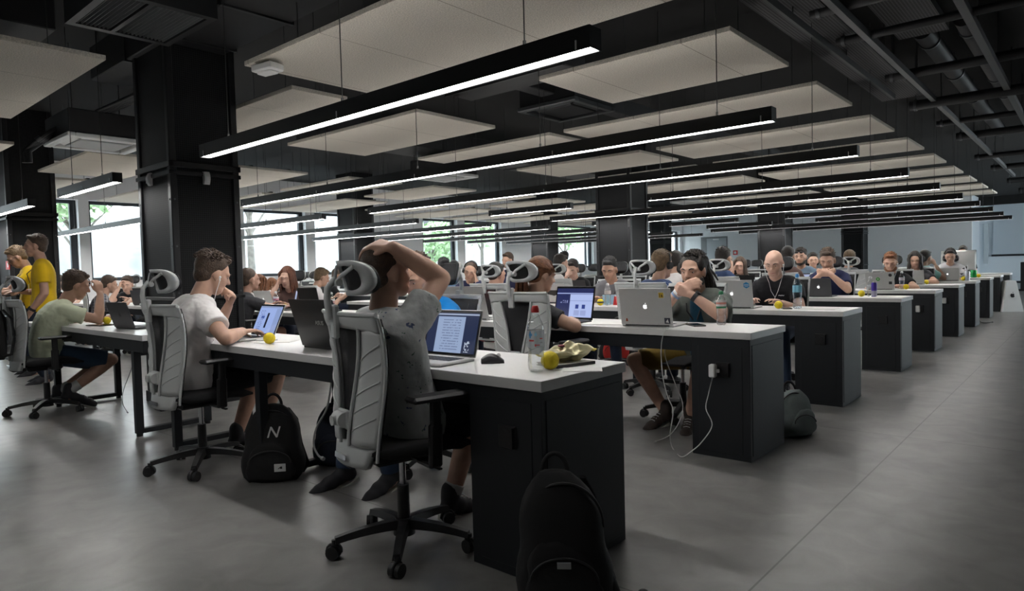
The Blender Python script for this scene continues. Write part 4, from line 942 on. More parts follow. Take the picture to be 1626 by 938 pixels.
# --- the man with his arm over his head at the nearest desk
def seat_frame(px, py, hy_, lean, yaw):
    Hw = at_y(px, py, hy_); fw = V((-math.sin(yaw), math.cos(yaw), 0)); pel = V((Hw.x, Hw.y, 0)) - fw * lean; return Hw, pel, fw
def on_ray(px, py, o, L, far=True):
    d = ray(px, py); oc = CAM - o; a = d.dot(d); b = 2 * oc.dot(d); c = oc.dot(oc) - L * L; disc = b * b - 4 * a * c
    t = -b / (2 * a) if disc < 0 else (-b + math.sqrt(disc) * (1 if far else -1)) / (2 * a); return CAM + d * t
yaw = -.18; Hw, pel, fw = seat_frame(617, 433, 1.74, -.06, yaw)
L = lambda p: loc(pel, yaw, p)
sh = V((Hw.x + .155, Hw.y, Hw.z - .205)); elw = on_ray(714, 421, sh, .325, True)
person('person in grey printed t-shirt with right arm folded over the head, at the nearest desk', pel.x, pel.y, yaw, dict(
    head=(0, -.06, Hw.z), hs=.9, pz=.53, pitch=-.06, turn=-.1, vox=.0065, slump=.03, shirt='specks', sleeve=.62, sleeve_r=.024, hair='crop', hair_c='brown', skin=0, pants='shorts', pant=.9, bw=1.0,
    arms=dict(R=dict(elbow=L(elw), wrist=L(Hw + V((.085, -.02, .088))), l1=.325, l2=.25, hand=(-1, -.50, .22), palm=(-.25, .45, -1), thumb=(-.2, -1, -.6), curl=(.45, .45, .3), shift=(0, .0, -.02)), L=dict(wrist=(-.10, .12, .70), pole=(-.6, -.2, .4))),
    legs=dict(R=dict(ankle=(.02, .46, .10), toe=(.35, 1, -.12)), L=dict(ankle=(-.14, .30, .085))), sock=.07, seed=4))
chair(-2.155, 1.765, -.21, 'grey mesh office chair of the person with an arm over the head')
# --- the man in the white t-shirt
yaw = -.06; Hw, pel, fw = seat_frame(338, 436, 1.93, .17, yaw); L = lambda p: loc(pel, yaw, p)
person('person in white t-shirt with earphones, chin on fist, typing at the nearest desk', pel.x, pel.y, yaw, dict(
    head=(0, .17, Hw.z), pz=.53, pitch=.42, vox=.0065, slump=.09, shirt='white', sleeve=.6, sleeve_r=.026, hair='messy', hair_c='brown', skin=0, pants='shorts', pant=.88,
    arms=dict(R=dict(elbow=L(at_y(354, 532, 1.80)), wrist=L(at_y(354, 532, 1.80) + V((-.15, .20, .0))), l1=.29, hand=(-.35, 1, 0), thumb=(-1, 0, 0), curl=(.3, .4, .3)),
              L=dict(elbow=(-.24, .26, .76), wrist=(-.03, .30, 1.0), hand=(.5, .15, .9), palm=(.2, -1, .1), thumb=(.3, -.4, .8), curl=(1.1, 1.4, 1.0))),
    legs=dict(R=dict(ankle=(.10, .38, .13), toe=(.2, 1, -.45), l1=.50, pole=(.2, 1.5, .62)), L=dict(ankle=(-.10, .32, .11), l1=.47)), acc=['earphones'], seed=5))
chair(-4.02, 1.78, .0, 'grey mesh office chair of the person in the white t-shirt')
# --- the man in the pale green t-shirt
yaw = -.12; Hw, pel, fw = seat_frame(121, 454, 2.0, .24, yaw); L = lambda p: loc(pel, yaw, p)
person('person in pale green t-shirt and denim shorts leaning on the window-side desk', pel.x, pel.y, yaw, dict(
    head=(0, .24, Hw.z), pz=.52, pitch=.35, vox=.0075, slump=.12, shirt='green', sleeve=.6, sleeve_r=.024, hair='short', hair_c='brown', skin=1, pants='denims', pant=.92,
    arms=dict(R=dict(elbow=(.20, .40, .765), wrist=(.11, .40, .97), hand=(-.25, -.05, 1), palm=(-1, -.3, 0), thumb=(-.3, -1, 0), curl=(.5, .7, .4)), L=dict(wrist=(-.12, .52, .775))),
    legs=dict(R=dict(ankle=(.15, .12, .16), toe=(.1, 1, -.4), l1=.46, pole=(.2, 1.4, .7)), L=dict(ankle=(-.12, .08, .13), l1=.45, pole=(-.2, 1.4, .7))), sock=.10, seed=6))
chair(-6.84, 1.72, .0, 'grey mesh office chair of the person in pale green, a bag on its back')
# --- the two standing figures in yellow
def standing(label, px, py, depth, yaw, S):
    Hw = CAM + ray(px, py) * depth; lean = S.pop('lean', .05); fw = V((-math.sin(yaw), math.cos(yaw), 0)); pel = V((Hw.x, Hw.y, 0)) - fw * lean
    S.update(head=(0, lean, Hw.z), stand=True, pz=.86); return person(label, pel.x, pel.y, yaw, S)
standing('person in yellow t-shirt with a black lanyard standing in profile by the dark pillar', 56, 391, 7.5, 2.85, dict(pitch=.05, vox=.009, slump=.02, shirt='yellow', sleeve=.6, sleeve_r=.022, hair='short', skin=4, pants='djeans', hem=-.05, acc=['lanyard', 'watchL'],
    arms=dict(L=dict(elbow=(-.20, -.02, 1.04), wrist=(-.17, .10, .82), curl=(.3, .4, .3), thumb=(0, 1, 0), palm=(1, 0, 0)), R=dict(elbow=(.22, -.02, 1.05), wrist=(.12, .22, 1.02), palm=(0, 0, -1))), seed=7))
standing('person in yellow t-shirt with glasses looking down, standing behind the taller figure in yellow', 27, 409, 8.1, 3.0, dict(pitch=.6, vox=.010, slump=.05, lean=.12, shirt='yellow', sleeve=.6, hair='short', hair_c='fair', skin=1, pants='djeans', acc=['glasses', 'lanyard'],
    arms=dict(L=dict(wrist=(-.10, .42, .98), pole=(-.4, 0, .6), palm=(.5, 0, -1)), R=dict(wrist=(.08, .44, 1.02), pole=(.4, 0, .6), palm=(-.5, 0, .6))), seed=8))
# --- nearer rows
CHEEK = lambda s=1: dict(elbow=(s * .21, .34, .77), wrist=(s * .10, .27, .97), hand=(-s * .25, -.2, 1), palm=(-s, -.1, 0), thumb=(0, -1, .2), curl=(.5, .7, .4))
TYPE = lambda s=1, dx=0: dict(wrist=(s * .12 + dx, .40, .775))
_, pel, yw = sit('person in blue t-shirt and jeans sitting across the nearest desk, head down', 662, 441, 0, 'f', 0, .08, None, lean=.06, vox=.009, pitch=.5, shirt='blue', sleeve=.6, hair='short', hair_c='brown', skin=0, pants='jeans', shoe='shoe', turn=.2,
    arms=dict(R=TYPE(), L=dict(wrist=(-.18, .34, .775), pole=(-.6, .1, .6))), legs=dict(R=dict(ankle=(.12, .50, .09)), L=dict(ankle=(-.14, .40, .09))), seed=9)
chair(pel.x - .02, pel.y + .02, PI, 'grey chair of the person in blue across the nearest desk')
_, pel, yw = sit('person with ginger ponytail and charcoal t-shirt working behind the red-capped bottle', 860, 438, 1, 'n', -.42, -.05, None, hs=.93, lean=.18, vox=.0075, pitch=.28, shirt='charcoal', sleeve=.62, hair='pony', hair_c='ginger', skin=0, pants='black' if False else 'djeans', bw=.86,
    arms=dict(R=dict(elbow=(.27, .18, .79), wrist=(.10, .34, .78), hand=(-.7, .7, -.1)), L=dict(wrist=(-.16, .30, .775), hand=(.2, 1, -.2))), seed=10)
p = at_y(809, 428, 3.22); chair(p.x + .02, 3.48, -.02, 'light grey mesh chair of the ponytailed person, seen from behind over the red-capped bottle')
_, pel, yw = sit('bearded person with dark dreadlocks, hands clasped at the mouth behind a stickered laptop', 1101, 430, 1, 'f', .12, .04, None, lean=.2, vox=.0065, pitch=.22, inner='petrol', shirt='dgreen', sleeve=.6, sleeve_r=.022, hair='dread', hair_c='dark', beard='dark', skin=0, pants='khaki', pant=.9, shoe='shoeb', open=0, hs=1.02, turn=-.12,
    arms=dict(R=dict(elbow=(.22, .40, .78), wrist=(.07, .36, .925), hand=(-.75, .1, .35), palm=(-.3, -1, -.2), thumb=(-.2, -.3, 1), curl=(.7, .9, .6)), L=dict(elbow=(-.24, .36, .78), wrist=(-.075, .37, .905), hand=(.8, .1, .3), palm=(.2, -1, 0), thumb=(.2, -.3, 1), curl=(.8, 1.0, .7))),
    legs=dict(R=dict(ankle_w=at_z(1056, 652, .10), pole_w=at_y(900, 590, 3.9), toe=(.35, 1, -.25)), L=dict(ankle_w=at_z(1096, 660, .09), pole_w=at_y(1090, 570, 3.7))), acc=['watchL', 'wristband', 'lanyard'], seed=11)
chair(pel.x - .16, pel.y - .02, PI - .1, 'grey chair of the person with dreadlocks')
sit('bald person in black t-shirt with white earphones behind a laptop with two blue hexagons', 1229, 418, 2, 'f', .12, .02, 'grey chair of the bald person', lean=.16, vox=.008, pitch=.42, shirt='black', sleeve=.55, hair='bald', hair_c='brown', skin=3, pants='jeans', acc=['earphones', 'ring_print'], arms=dict(R=dict(wrist=(.16, .36, .775)), L=TYPE(-1)), seed=12)
sit('person in grey t-shirt with a lanyard working behind the white-labelled clear bottle', 968, 428, 2, 'f', .25, 0, 'grey chair of the person in grey with a lanyard', lean=.18, vox=.010, pitch=.45, shirt='mgrey', sleeve=.6, hair='short', hair_c='black', skin=1, pants='djeans', acc=['lanyard'], arms=dict(R=TYPE(), L=TYPE(-1)), seed=13)
sit('person in blue plaid shirt with headphones, seen from behind', 1052, 421, 2, 'n', -.2, 0, None, lean=.14, vox=.010, pitch=.25, shirt='plaidblue', sleeve=1.7, hair='short', hair_c='fair', skin=0, pants='djeans', acc=['headphones'], seed=14)
p = at_y(1012, 435, 5.1); chair(p.x, 5.34, .02, 'light grey mesh chair behind the stickered laptop, holding the plaid shirt')
sit('person in navy jumper seen from behind a grey headrest', 1149, 411, 3, 'n', -.2, 0, None, lean=.12, vox=.012, pitch=.25, shirt='dblue', sleeve=1.9, hair='short', hair_c='dark', skin=1, pants='djeans', seed=15)
p = at_y(1138, 418, 7.1); chair(p.x, 7.32, .0, 'light grey mesh chair of the person in a navy jumper')
sit('person in navy t-shirt resting nose on interlaced fingers behind a dark tablet', 1314, 413, 3, 'f', .12, 0, 'grey chair with black headrest of the person in navy', lean=.2, vox=.009, pitch=.45, shirt='navy', sleeve=.6, hair='short', hair_c='brown', beard=None, skin=0, pants='djeans',
    arms=dict(R=dict(elbow=(.24, .36, .78), wrist=(.10, .33, .93), hand=(-.9, .05, .15), palm=(0, -1, .2), thumb=(0, 0, 1), curl=(.4, .6, .5)), L=dict(elbow=(-.24, .36, .78), wrist=(-.10, .34, .93), hand=(.9, .05, .15), palm=(0, -1, .2), thumb=(0, 0, 1), curl=(.4, .6, .5))), seed=16)
sit('person with red beard and black t-shirt behind a laptop with a green sticker', 1414, 417, 4, 'f', .12, 0, 'grey chair with black headrest of the person with the red beard', lean=.16, vox=.010, pitch=.35, shirt='black', sleeve=.6, hair='short', hair_c='ginger', beard='ginger', skin=0, pants='djeans', acc=['earphones'], arms=dict(R=TYPE(1, .1), L=dict(elbow=(-.26, .2, .78), wrist=(-.05, .40, .78))), seed=17)
sit('person with long brown hair and charcoal t-shirt behind a pale laptop', 1453, 413, 5, 'f', .12, 0, 'grey chair with black headrest of the long haired person in charcoal', lean=.16, vox=.012, pitch=.35, shirt='charcoal', sleeve=.6, hair='bob', hair_c='dark', skin=0, bw=.88, acc=['earphones'], arms=dict(R=TYPE(), L=dict(elbow=(-.26, .22, .78), wrist=(-.08, .40, .78))), seed=18)
sit('person in pale turquoise t-shirt with a hand raised to the head', 1470, 410, 6, 'n', -.5, .1, 'grey chair of the person in pale turquoise', lean=.14, vox=.014, pitch=.2, shirt='teal', sleeve=.6, hair='short', hair_c='dark', skin=0, arms=dict(R=CHEEK(1)), seed=19)
sit('person in white printed shirt with black headphones behind a far silver laptop', 1509, 407, 6, 'f', .12, .05, 'grey chair of the person in white with headphones', lean=.16, vox=.012, pitch=.4, shirt='whiteprint', sleeve=.6, hair='short', hair_c='dark', skin=0, acc=['headphones'], arms=dict(R=TYPE(), L=TYPE(-1)), seed=20)
sit('person with dark hair mostly hidden behind the large silver computer', 1529, 400, 8, 'f', 0, 0, None, lean=.12, vox=.016, pitch=.3, shirt='black', hair='short', hair_c='dark', seed=21)
sit('person in white top with yellow print, cheek on hand, in front of the grey wall', 1175, 422, 4, 'f', .2, 0, 'grey chair with black back of the person in white with yellow print', lean=.16, vox=.011, pitch=.3, shirt='whiteyellow', sleeve=1.3, hair='long', hair_c='brown', skin=3, bw=.82, arms=dict(R=CHEEK(1), L=TYPE(-1)), seed=22)
sit('person with a reddish face half hidden beside the navy jumper', 1159, 420, 5, 'f', .2, 0, None, lean=.14, vox=.014, pitch=.2, shirt='charcoal', hair='crop', hair_c='grey', skin=3, seed=23)
sit('person with dark hair behind the black headrest next to the bald person', 1252, 407, 4, 'n', -.1, 0, 'grey chair behind the bald person', lean=.12, vox=.014, pitch=.2, shirt='brown', hair='short', hair_c='dark', seed=24)
sit('bearded person with sunglasses pushed up on the hair and a blue-grey shirt', 1271, 408, 4, 'f', .1, .1, None, lean=.12, vox=.010, pitch=.15, shirt='bluegrey', sleeve=.6, hair='short', hair_c='dark', beard='dark', skin=0, acc=['sunglasses'], seed=25)
sit('young person with dark hair looking over, between the blue-grey shirt and the navy one', 1291, 414, 5, 'f', .4, 0, 'grey chair with black headrest behind the young dark haired person', lean=.12, vox=.012, pitch=.1, shirt='brown', hair='short', hair_c='dark', skin=0, seed=26)
sit('person in grey jumper seen from behind a white headrest by the far pillar', 1350, 411, 5, 'n', -.2, 0, None, lean=.13, vox=.014, pitch=.2, shirt='mgrey', sleeve=1.9, hair='short', hair_c='fair', seed=27)
p = at_y(1350, 416, 10.9); chair(p.x, 11.1, 0, 'light grey mesh chair of the person in the grey jumper')
# --- middle and window side
sit('person in dark grey t-shirt reaching to a laptop, right of the big mesh pillar', 397, 445, 1, 'n', -.1, .05, 'grey chair of the person in dark grey by the big pillar', lean=.16, vox=.008, pitch=.12, shirt='charcoal', sleeve=.6, hair='crop', hair_c='brown', skin=4, pants='shorts', pant=.85, arms=dict(R=dict(elbow=(.24, .22, .80), wrist=(.12, .50, .78)), L=TYPE(-1)), seed=28)
sit('person with copper hair and a mauve top, hand over the face, by the wide window', 456, 441, 1, 'f', .6, .05, 'grey chair with black headrest of the copper haired person', lean=.16, vox=.011, pitch=.35, shirt='brown', sleeve=.6, hair='bob', hair_c='red', skin=3, bw=.85, arms=dict(R=CHEEK(1), L=TYPE(-1)), seed=29)
sit('person in white t-shirt seen from behind in front of the window-side desks', 511, 441, 2, 'n', -.35, 0, 'grey chair of the person in white seen from behind', lean=.18, vox=.010, pitch=.4, shirt='white', sleeve=.6, hair='short', hair_c='fair', skin=0, arms=dict(R=TYPE()), seed=30)
sit('person with dark hair in black beyond the white t-shirt seen from behind', 536, 438, 3, 'n', -.6, 0, None, lean=.14, vox=.014, pitch=.3, shirt='black', hair='short', hair_c='brown', seed=31)
sit('person with long copper hair seen from behind near the wide window', 413, 449, 2, 'n', .3, 0, None, lean=.14, vox=.013, pitch=.2, shirt='white', hair='long', hair_c='ginger', bw=.82, seed=32)
sit('second person with long copper hair, right of the one near the wide window', 433, 451, 3, 'n', -.2, .1, None, lean=.14, vox=.013, pitch=.2, shirt='white', hair='long', hair_c='ginger', bw=.82, seed=33)
sit('person in navy jacket with headphones leaning the head on a fist', 747, 431, 2, 'f', .55, 0, 'grey chair of the person in the navy jacket', lean=.2, vox=.009, pitch=.35, roll=-.25, shirt='navy', sleeve=1.9, hair='crop', hair_c='brown', skin=0, acc=['headphones', 'watch'], arms=dict(R=TYPE(1), L=CHEEK(-1)), seed=34)
sit('person with dark hair showing over the large grey headrest', 806, 414, 3, 'f', 0, 0, None, lean=.12, vox=.013, pitch=.2, shirt='navy', hair='short', hair_c='brown', seed=35)
sit('person in red top behind the second grey headrest', 789, 436, 2, 'n', -.2, .05, None, lean=.14, vox=.013, pitch=.2, shirt='red', hair='short', hair_c='dark', seed=36)
p = at_y(770, 434, 5.1); chair(p.x, 5.34, .05, 'smaller light grey mesh chair left of the ponytailed person')
sit('person in light blue shirt sitting beyond the raised elbow', 705, 425, 2, 'f', 1.0, .1, 'grey chair with black back beyond the raised elbow', lean=.12, vox=.012, pitch=.3, shirt='lblue', sleeve=.6, hair='short', hair_c='black', skin=1, arms=dict(R=TYPE()), seed=37)
sit('person in red with black hair, far behind the raised elbow', 722, 424, 4, 'n', 0, 0, None, lean=.12, vox=.014, pitch=.2, shirt='red', hair='bob', hair_c='black', seed=38)
sit('person in white shirt seen from behind a small grey headrest near the middle', 891, 419, 3, 'n', -.5, 0, None, lean=.14, vox=.012, pitch=.2, shirt='white', sleeve=.6, hair='short', hair_c='dark', skin=3, seed=39)
p = at_y(881, 425, 7.05); chair(p.x, 7.28, 0, 'light grey mesh chair of the person in white near the middle')
sit('person in black t-shirt covering the face with one hand behind a grey laptop', 909, 428, 3, 'f', .3, -.1, 'grey chair of the person covering the face', lean=.18, vox=.010, pitch=.45, shirt='black', sleeve=.6, hair='short', hair_c='dark', skin=3, hs=1.1, arms=dict(R=dict(elbow=(.18, .38, .78), wrist=(.03, .36, 1.0), hand=(-.1, -.5, .8), palm=(0, -1, -.3), thumb=(-1, 0, 0), curl=(.2, .3, .2)), L=TYPE(-1)), seed=40)
sit('person in white behind the blue plaid shirt', 1074, 416, 3, 'n', -.2, 0, None, lean=.12, vox=.013, pitch=.2, shirt='white', hair='short', hair_c='dark', seed=41)
sit('person in black and white plaid shirt at the window-side desks', 174, 452, 1, 'n', -.3, 0, 'grey chair of the person in black and white plaid', lean=.18, vox=.010, pitch=.3, shirt='plaidgrey', sleeve=1.6, hair='short', hair_c='brown', skin=0, arms=dict(R=TYPE()), seed=42)
sit('person in black t-shirt with cheek on hand facing the black and white plaid shirt', 202, 452, 1, 'f', .9, 0, 'grey chair of the person in black by the left windows', lean=.16, vox=.010, pitch=.3, shirt='black', sleeve=.6, hair='short', hair_c='brown', skin=3, hs=1.1, arms=dict(R=CHEEK(1), L=TYPE(-1)), seed=43)
sit('small figure with brown hair beside the big mesh pillar', 216, 445, 2, 'f', .7, 0, None, lean=.14, vox=.014, pitch=.2, shirt='red', hair='short', hair_c='brown', seed=44)
sit('small figure between the yellow and the green t-shirts', 96, 449, 1, 'n', 0, 0, None, lean=.14, vox=.014, pitch=.2, shirt='red', hair='short', hair_c='brown', seed=45)
standing('distant standing figure against the window beside the middle pillar', 895, 408, 15.5, 2.0, dict(vox=.016, pitch=.1, shirt='black', hair='short', hair_c='black', noface=True, seed=46))
for px, row, side, lb in [(486, 2, 'f', 'empty grey chair with oval black headrest under the wide window'), (436, 2, 'f', 'empty chair with a wide black headrest left under the wide window'), (476, 3, 'f', 'empty chair with a wide black headrest right under the wide window'), (936, 4, 'f', 'empty chair with a black headrest left of the middle pillar'), (151, 2, 'n', 'empty grey chair behind the green t-shirt'), (990, 3, 'f', 'empty black backed chair behind the person in grey'), (1197, 6, 'f', 'empty black backed chair by the grey wall'), (690, 4, 'f', 'empty chair far behind the raised elbow'), (1320, 6, 'f', 'empty chair by the far pillar'), (626, 3, 'f', 'empty chair behind the blue t-shirt')]:
    y = ROWS[row] + (-.12 if side == 'n' else DEPTH + .15); p = at_y(px, 430, y); chair(p.x, y, 0 if side == 'n' else PI, lb)
# ------------------------------------------------------------------ things on and around the desks
def shape_text(s, size, org, ux, uy, m, name, parent, ext=.0006, shear=0.0, align='CENTER'):
    cu = bpy.data.curves.new('lettering', 'FONT'); cu.body = s; cu.size = size; cu.extrude = ext; cu.shear = shear; cu.align_x = align; cu.align_y = 'CENTER'; cu.resolution_u = 2
    o = bpy.data.objects.new('lettering', cu); col.objects.link(o); dg = bpy.context.evaluated_depsgraph_get(); me = bpy.data.meshes.new_from_object(o.evaluated_get(dg)); bpy.data.objects.remove(o)
    ux, uy = V(ux).normalized(), V(uy).normalized(); n = ux.cross(uy); me.transform(Matrix.Translation(V(org)) @ Matrix((ux, uy, n)).transposed().to_4x4()); me.materials.clear(); return link(name, me, m, parent)
M['alu'] = mat('aluminium', (.54, .54, .53), .42, metal=.25); M['sgrey'] = mat('space grey aluminium', (.085, .085, .09), .45, metal=.3); M['blk'] = mat('black shell', (.014, .014, .015), .35)
M['keys'] = mat('black keys', (.012, .012, .013), .5); M['bezel'] = mat('screen bezel', (.008, .008, .009), .15); M['glow'] = emis('lit emblem', (1, 1, 1), 1.1)
def screen_mat(name, kind):
    m = bpy.data.materials.new(name); m.use_nodes = True; nt = m.node_tree; L = nt.links; b = nt.nodes['Principled BSDF']
    t = nd(nt, 'ShaderNodeTexCoord'); s = nd(nt, 'ShaderNodeSeparateXYZ'); L.new(t.outputs['Object'], s.inputs[0])
    def gt(sock, v, op='GREATER_THAN'): n = nd(nt, 'ShaderNodeMath', operation=op); n.inputs[1].default_value = v; L.new(sock, n.inputs[0]); return n.outputs[0]
    def mul(a, b_): n = nd(nt, 'ShaderNodeMath', operation='MULTIPLY'); L.new(a, n.inputs[0]); L.new(b_, n.inputs[1]); return n.outputs[0]
    cur = nd(nt, 'ShaderNodeRGB'); base = dict(doc=(.014, .022, .06), blue=(.30, .40, .72), split=(.016, .022, .09), pale=(.36, .42, .62))[kind]; cur.outputs[0].default_value = (*base, 1); cur = cur.outputs[0]
    def lay(mask, c):
        nonlocal cur; mx = nd(nt, 'ShaderNodeMix', data_type='RGBA'); L.new(mask, mx.inputs['Factor']); L.new(cur, mx.inputs['A']); mx.inputs['B'].default_value = (*c, 1); cur = mx.outputs['Result']
    X, Z = s.outputs[0], s.outputs[2]
    def rect(x0, x1, z0, z1): return mul(mul(gt(X, x0), gt(X, x1, 'LESS_THAN')), mul(gt(Z, z0), gt(Z, z1, 'LESS_THAN')))
    nz = nd(nt, 'ShaderNodeTexNoise'); nz.inputs['Scale'].default_value = 90; L.new(t.outputs['Object'], nz.inputs[0])
    wv = nd(nt, 'ShaderNodeTexWave', bands_direction='Z'); wv.inputs['Scale'].default_value = 26; L.new(t.outputs['Object'], wv.inputs[0])
    lines = mul(gt(wv.outputs['Fac'], .72), gt(nz.outputs['Fac'], .45))
    if kind == 'doc':
        lay(rect(-.2, .2, .185, .192), (.32, .38, .52)); lay(rect(-.2, .2, .196, .3), (.06, .08, .13)); lay(rect(-.095, .075, .012, .178), (.27, .35, .52)); lay(mul(rect(-.06, .05, .02, .165), lines), (.14, .18, .30)); lay(mul(rect(.09, .12, .02, .07), gt(nz.outputs['Fac'], .55)), (.4, .45, .55))
    if kind == 'blue':
        lay(rect(-.2, .2, .185, .2), (.22, .28, .45)); lay(rect(-.09, -.05, .11, .13), (.05, .10, .35)); lay(rect(-.02, .005, .05, .15), (.01, .012, .03)); lay(mul(rect(-.12, -.06, .02, .17), lines), (.12, .15, .35)); lay(rect(.08, .2, .0, .18), (.24, .32, .56))
    if kind == 'split':
        lay(rect(-.04, .2, .01, .185), (.40, .48, .78)); lay(rect(-.04, .2, .135, .14), (.28, .34, .6)); lay(rect(-.2, .2, .188, .195), (.35, .42, .75))
        for cx in (.03, .09): lay(mul(mul(gt(X, cx - .015), gt(X, cx + .015, 'LESS_THAN')), rect(-.2, .2, .08, .11)), (.03, .05, .22)); lay(mul(rect(cx - .025, cx + .025, .03, .068), gt(Z, 0)), (.30, .36, .62))
        lay(mul(rect(-.13, -.06, .12, .14), gt(nz.outputs['Fac'], .5)), (.25, .28, .5))
    b.inputs['Base Color'].default_value = (.01, .01, .01, 1); b.inputs['Roughness'].default_value = .12; L.new(cur, b.inputs['Emission Color']); b.inputs['Emission Strength'].default_value = .8; return m
SCR = {k: screen_mat('screen ' + k, k) for k in ('doc', 'blue', 'split', 'pale')}
def apple(q, R=.016):
    """a fruit emblem: body with a bite and a leaf, as 2D outlines"""
    body = []
    for i in range(40):
        t = 2 * PI * i / 40; x, z = math.cos(t), math.sin(t); r = 1.0 - .10 * max(0, z) ** 6 * (1 - abs(x)) * 2 - .12 * (abs(x) < .25 and z > .8) - .06 * (abs(x) < .22 and z < -.8); bt = V((x * r - 1.22, z * r - .08)).length
        if bt < .52: d = V((x * r - 1.22, z * r - .08)).normalized() * .52; x, z, r = 1.22 + d.x, .08 + d.y, 1
        body.append((x * r * R * .9, z * r * R))
    leaf = [(.0, R * 1.05), (R * .12, R * 1.4), (R * .42, R * 1.6), (R * .36, R * 1.25)]
    return body, leaf
def laptop(lb, c, yaw, wd=.31, ang=.33, shell='alu', scr='pale', emblem=None, stickers=(), dp=.215, keydeck=True, base=True, dark_bezel=True):
    """hinge centre at c; the user sits on local -Y; the lid leans back by ang"""
    r = empty('laptop', c, yaw, lb, 'laptop'); m = M[shell]
    q = MB(); q.box((0, -dp / 2, .008), (wd, dp, .014), b=.004); o = q.build('base', m, r)
    q = MB()
    for i in range(5):
        for k in range(13): q.box((-wd * .42 + wd * .84 * (k + .5) / 13, -.045 - .019 * i, .0155), (wd * .84 / 13 * .85, .0155, .002))
    q.build('keys', M['keys'], o); q = MB(); q.box((0, -dp + .045, .0155), (wd * .32, .065, .001)); q.build('trackpad', M['gp'] if shell != 'alu' else M['alu'], o)
    q = MB(); R = Rx(-ang); h = dp * .98; o_ = V((0, .002, .014)); q.box(o_ + R @ V((0, .003, h / 2)), (wd, .006, h), rot=R, b=.0028); lid = q.build('lid', m, r)
    q = MB(); q.cyl((-wd * .42, 0, .012), (wd * .42, 0, .012), .006, n=10); q.build('hinge', M['blk'] if shell != 'sgrey' else m, lid)
    q = MB(); q.box((0, -.0012, h / 2), (wd * .985, .0016, h * .97)); bz = q.build('bezel', M['bezel'], lid); q = MB(); q.box((0, -.0026, 0 + h * .5), (wd * .93, .0012, h * .86)); sc = q.build('screen', SCR[scr], lid)
    for x in (bz, sc): x.location = o_; x.rotation_euler = (-ang, 0, 0)
    def on_lid(out, x, z, name, mm, th=.0008):
        q = MB(); q.prism([(p[0], p[1]) for p in out], o_ + R @ V((x, .0062, z)), R @ V((-1, 0, 0)), R @ V((0, 0, 1)), th); return q.build(name, mm, lid)
    if emblem:
        for out in apple(None, .0155): on_lid(out, 0, h * .5, 'emblem', M['glow'] if emblem == 'lit' else M[emblem])
    for (kind, x, z, sz, cm) in stickers:
        if kind == 'hex': out = [(sz * math.cos(PI / 2 + k * PI / 3), sz * math.sin(PI / 2 + k * PI / 3)) for k in range(6)]
        elif kind == 'round': out = [(sz * math.cos(k * PI / 10), sz * math.sin(k * PI / 10)) for k in range(20)]
        elif kind == 'tri': out = [(-sz * .7, -sz * .7), (sz * .7, -sz * .7), (sz * .3, sz), (-sz * .3, sz)]
        elif kind == 'tag': out = [(-sz, -sz), (sz * .8, -sz), (sz * 1.3, 0), (sz * .8, sz), (-sz, sz)]
        elif kind == 'bar': out = [(-sz, -sz * .3), (-sz * .3, -sz * .42), (0, -sz * .5), (sz * .3, -sz * .42), (sz, -sz * .3), (sz, sz * .2), (-sz, sz * .2)]
        else: out = [(-sz, -sz), (sz, -sz), (sz, sz), (-sz, sz)]
        s_ = on_lid(out, x, z, 'sticker', STK[cm])
        if kind == 'hex':
            for dz, l in ((.006, .7), (-.001, .8), (-.009, .5)): on_lid([(-sz * l, -.0012), (sz * l, -.0012), (sz * l, .0012), (-sz * l, .0012)], x, z + dz, 'sticker_print', M['wp'], .0012)
        if kind == 'tag': on_lid([(-sz * .75, -sz * .75), (sz * .7, -sz * .75), (sz * .7, sz * .75), (-sz * .75, sz * .75)], x, z, 'sticker_print', STK['yellow'], .0012); on_lid([(-sz * .5, -sz * .5), (-sz * .3, -sz * .5), (-sz * .3, sz * .5), (-sz * .5, sz * .5)], x, z, 'sticker_print', STK['brown'], .0016); on_lid([(sz * .0, -sz * .5), (sz * .5, -sz * .5), (sz * .3, sz * .3), (sz * .0, sz * .1)], x, z, 'sticker_print', STK['brown'], .0016)
        if kind == 'sq' and cm == 'dark': on_lid([(-sz * .6, -sz * .5), (sz * .5, -sz * .7), (sz * .2, sz * .6)], x, z, 'sticker_print', M['wp'], .0012)
        if kind == 'round' and cm == 'green': on_lid([(.006 * math.cos(k * .63), .006 * math.sin(k * .63)) for k in range(10)], x, z, 'sticker_print', M['wp'], .0012)
    return r, lid, o_, R, h
STK = {k: mat('sticker ' + k, c, .5) for k, c in dict(blue=(.03, .22, .48), white=(.6, .6, .55), yellow=(.60, .42, .02), brown=(.10, .045, .01), orange=(.38, .07, .02), dark=(.03, .03, .05), green=(.06, .28, .05), black=(.012, .012, .012)).items()}
def lap_px(lb, a, b, z=.752, wmax=.36, wmin=.26, face='n', **k):
    """hinge ends seen at pixels a (left) and b (right) on a desk top"""
    A, B = at_z(*a, z), at_z(*b, z); c = (A + B) / 2; d = B - A; yaw = math.atan2(d.y, d.x); wd = min(max(d.length, wmin), wmax)
    if face == 'f': yaw += PI
    return laptop(lb, (c.x, c.y, TOPZ), yaw, wd, **k)
def lap_row(lb, px, row, side, fr, dyaw=0.0, **k):
    """hinge centre on the row's desk, at fraction fr of its depth, at image column px"""
    y = ROWS[row] + DEPTH * fr; p = at_y(px, 470, y); return laptop(lb, (p.x, p.y, TOPZ), (0 if side == 'n' else PI) + dyaw, **k)
lap_row('silver laptop with a lit document screen, nearest one on the front desk', 708, 0, 'n', .44, .03, wd=.33, ang=.28, scr='doc')
lap_row('silver laptop with pale blue screen under the hands of the person in the white t-shirt', 413, 0, 'n', .62, -.05, wd=.31, ang=.42, scr='blue')
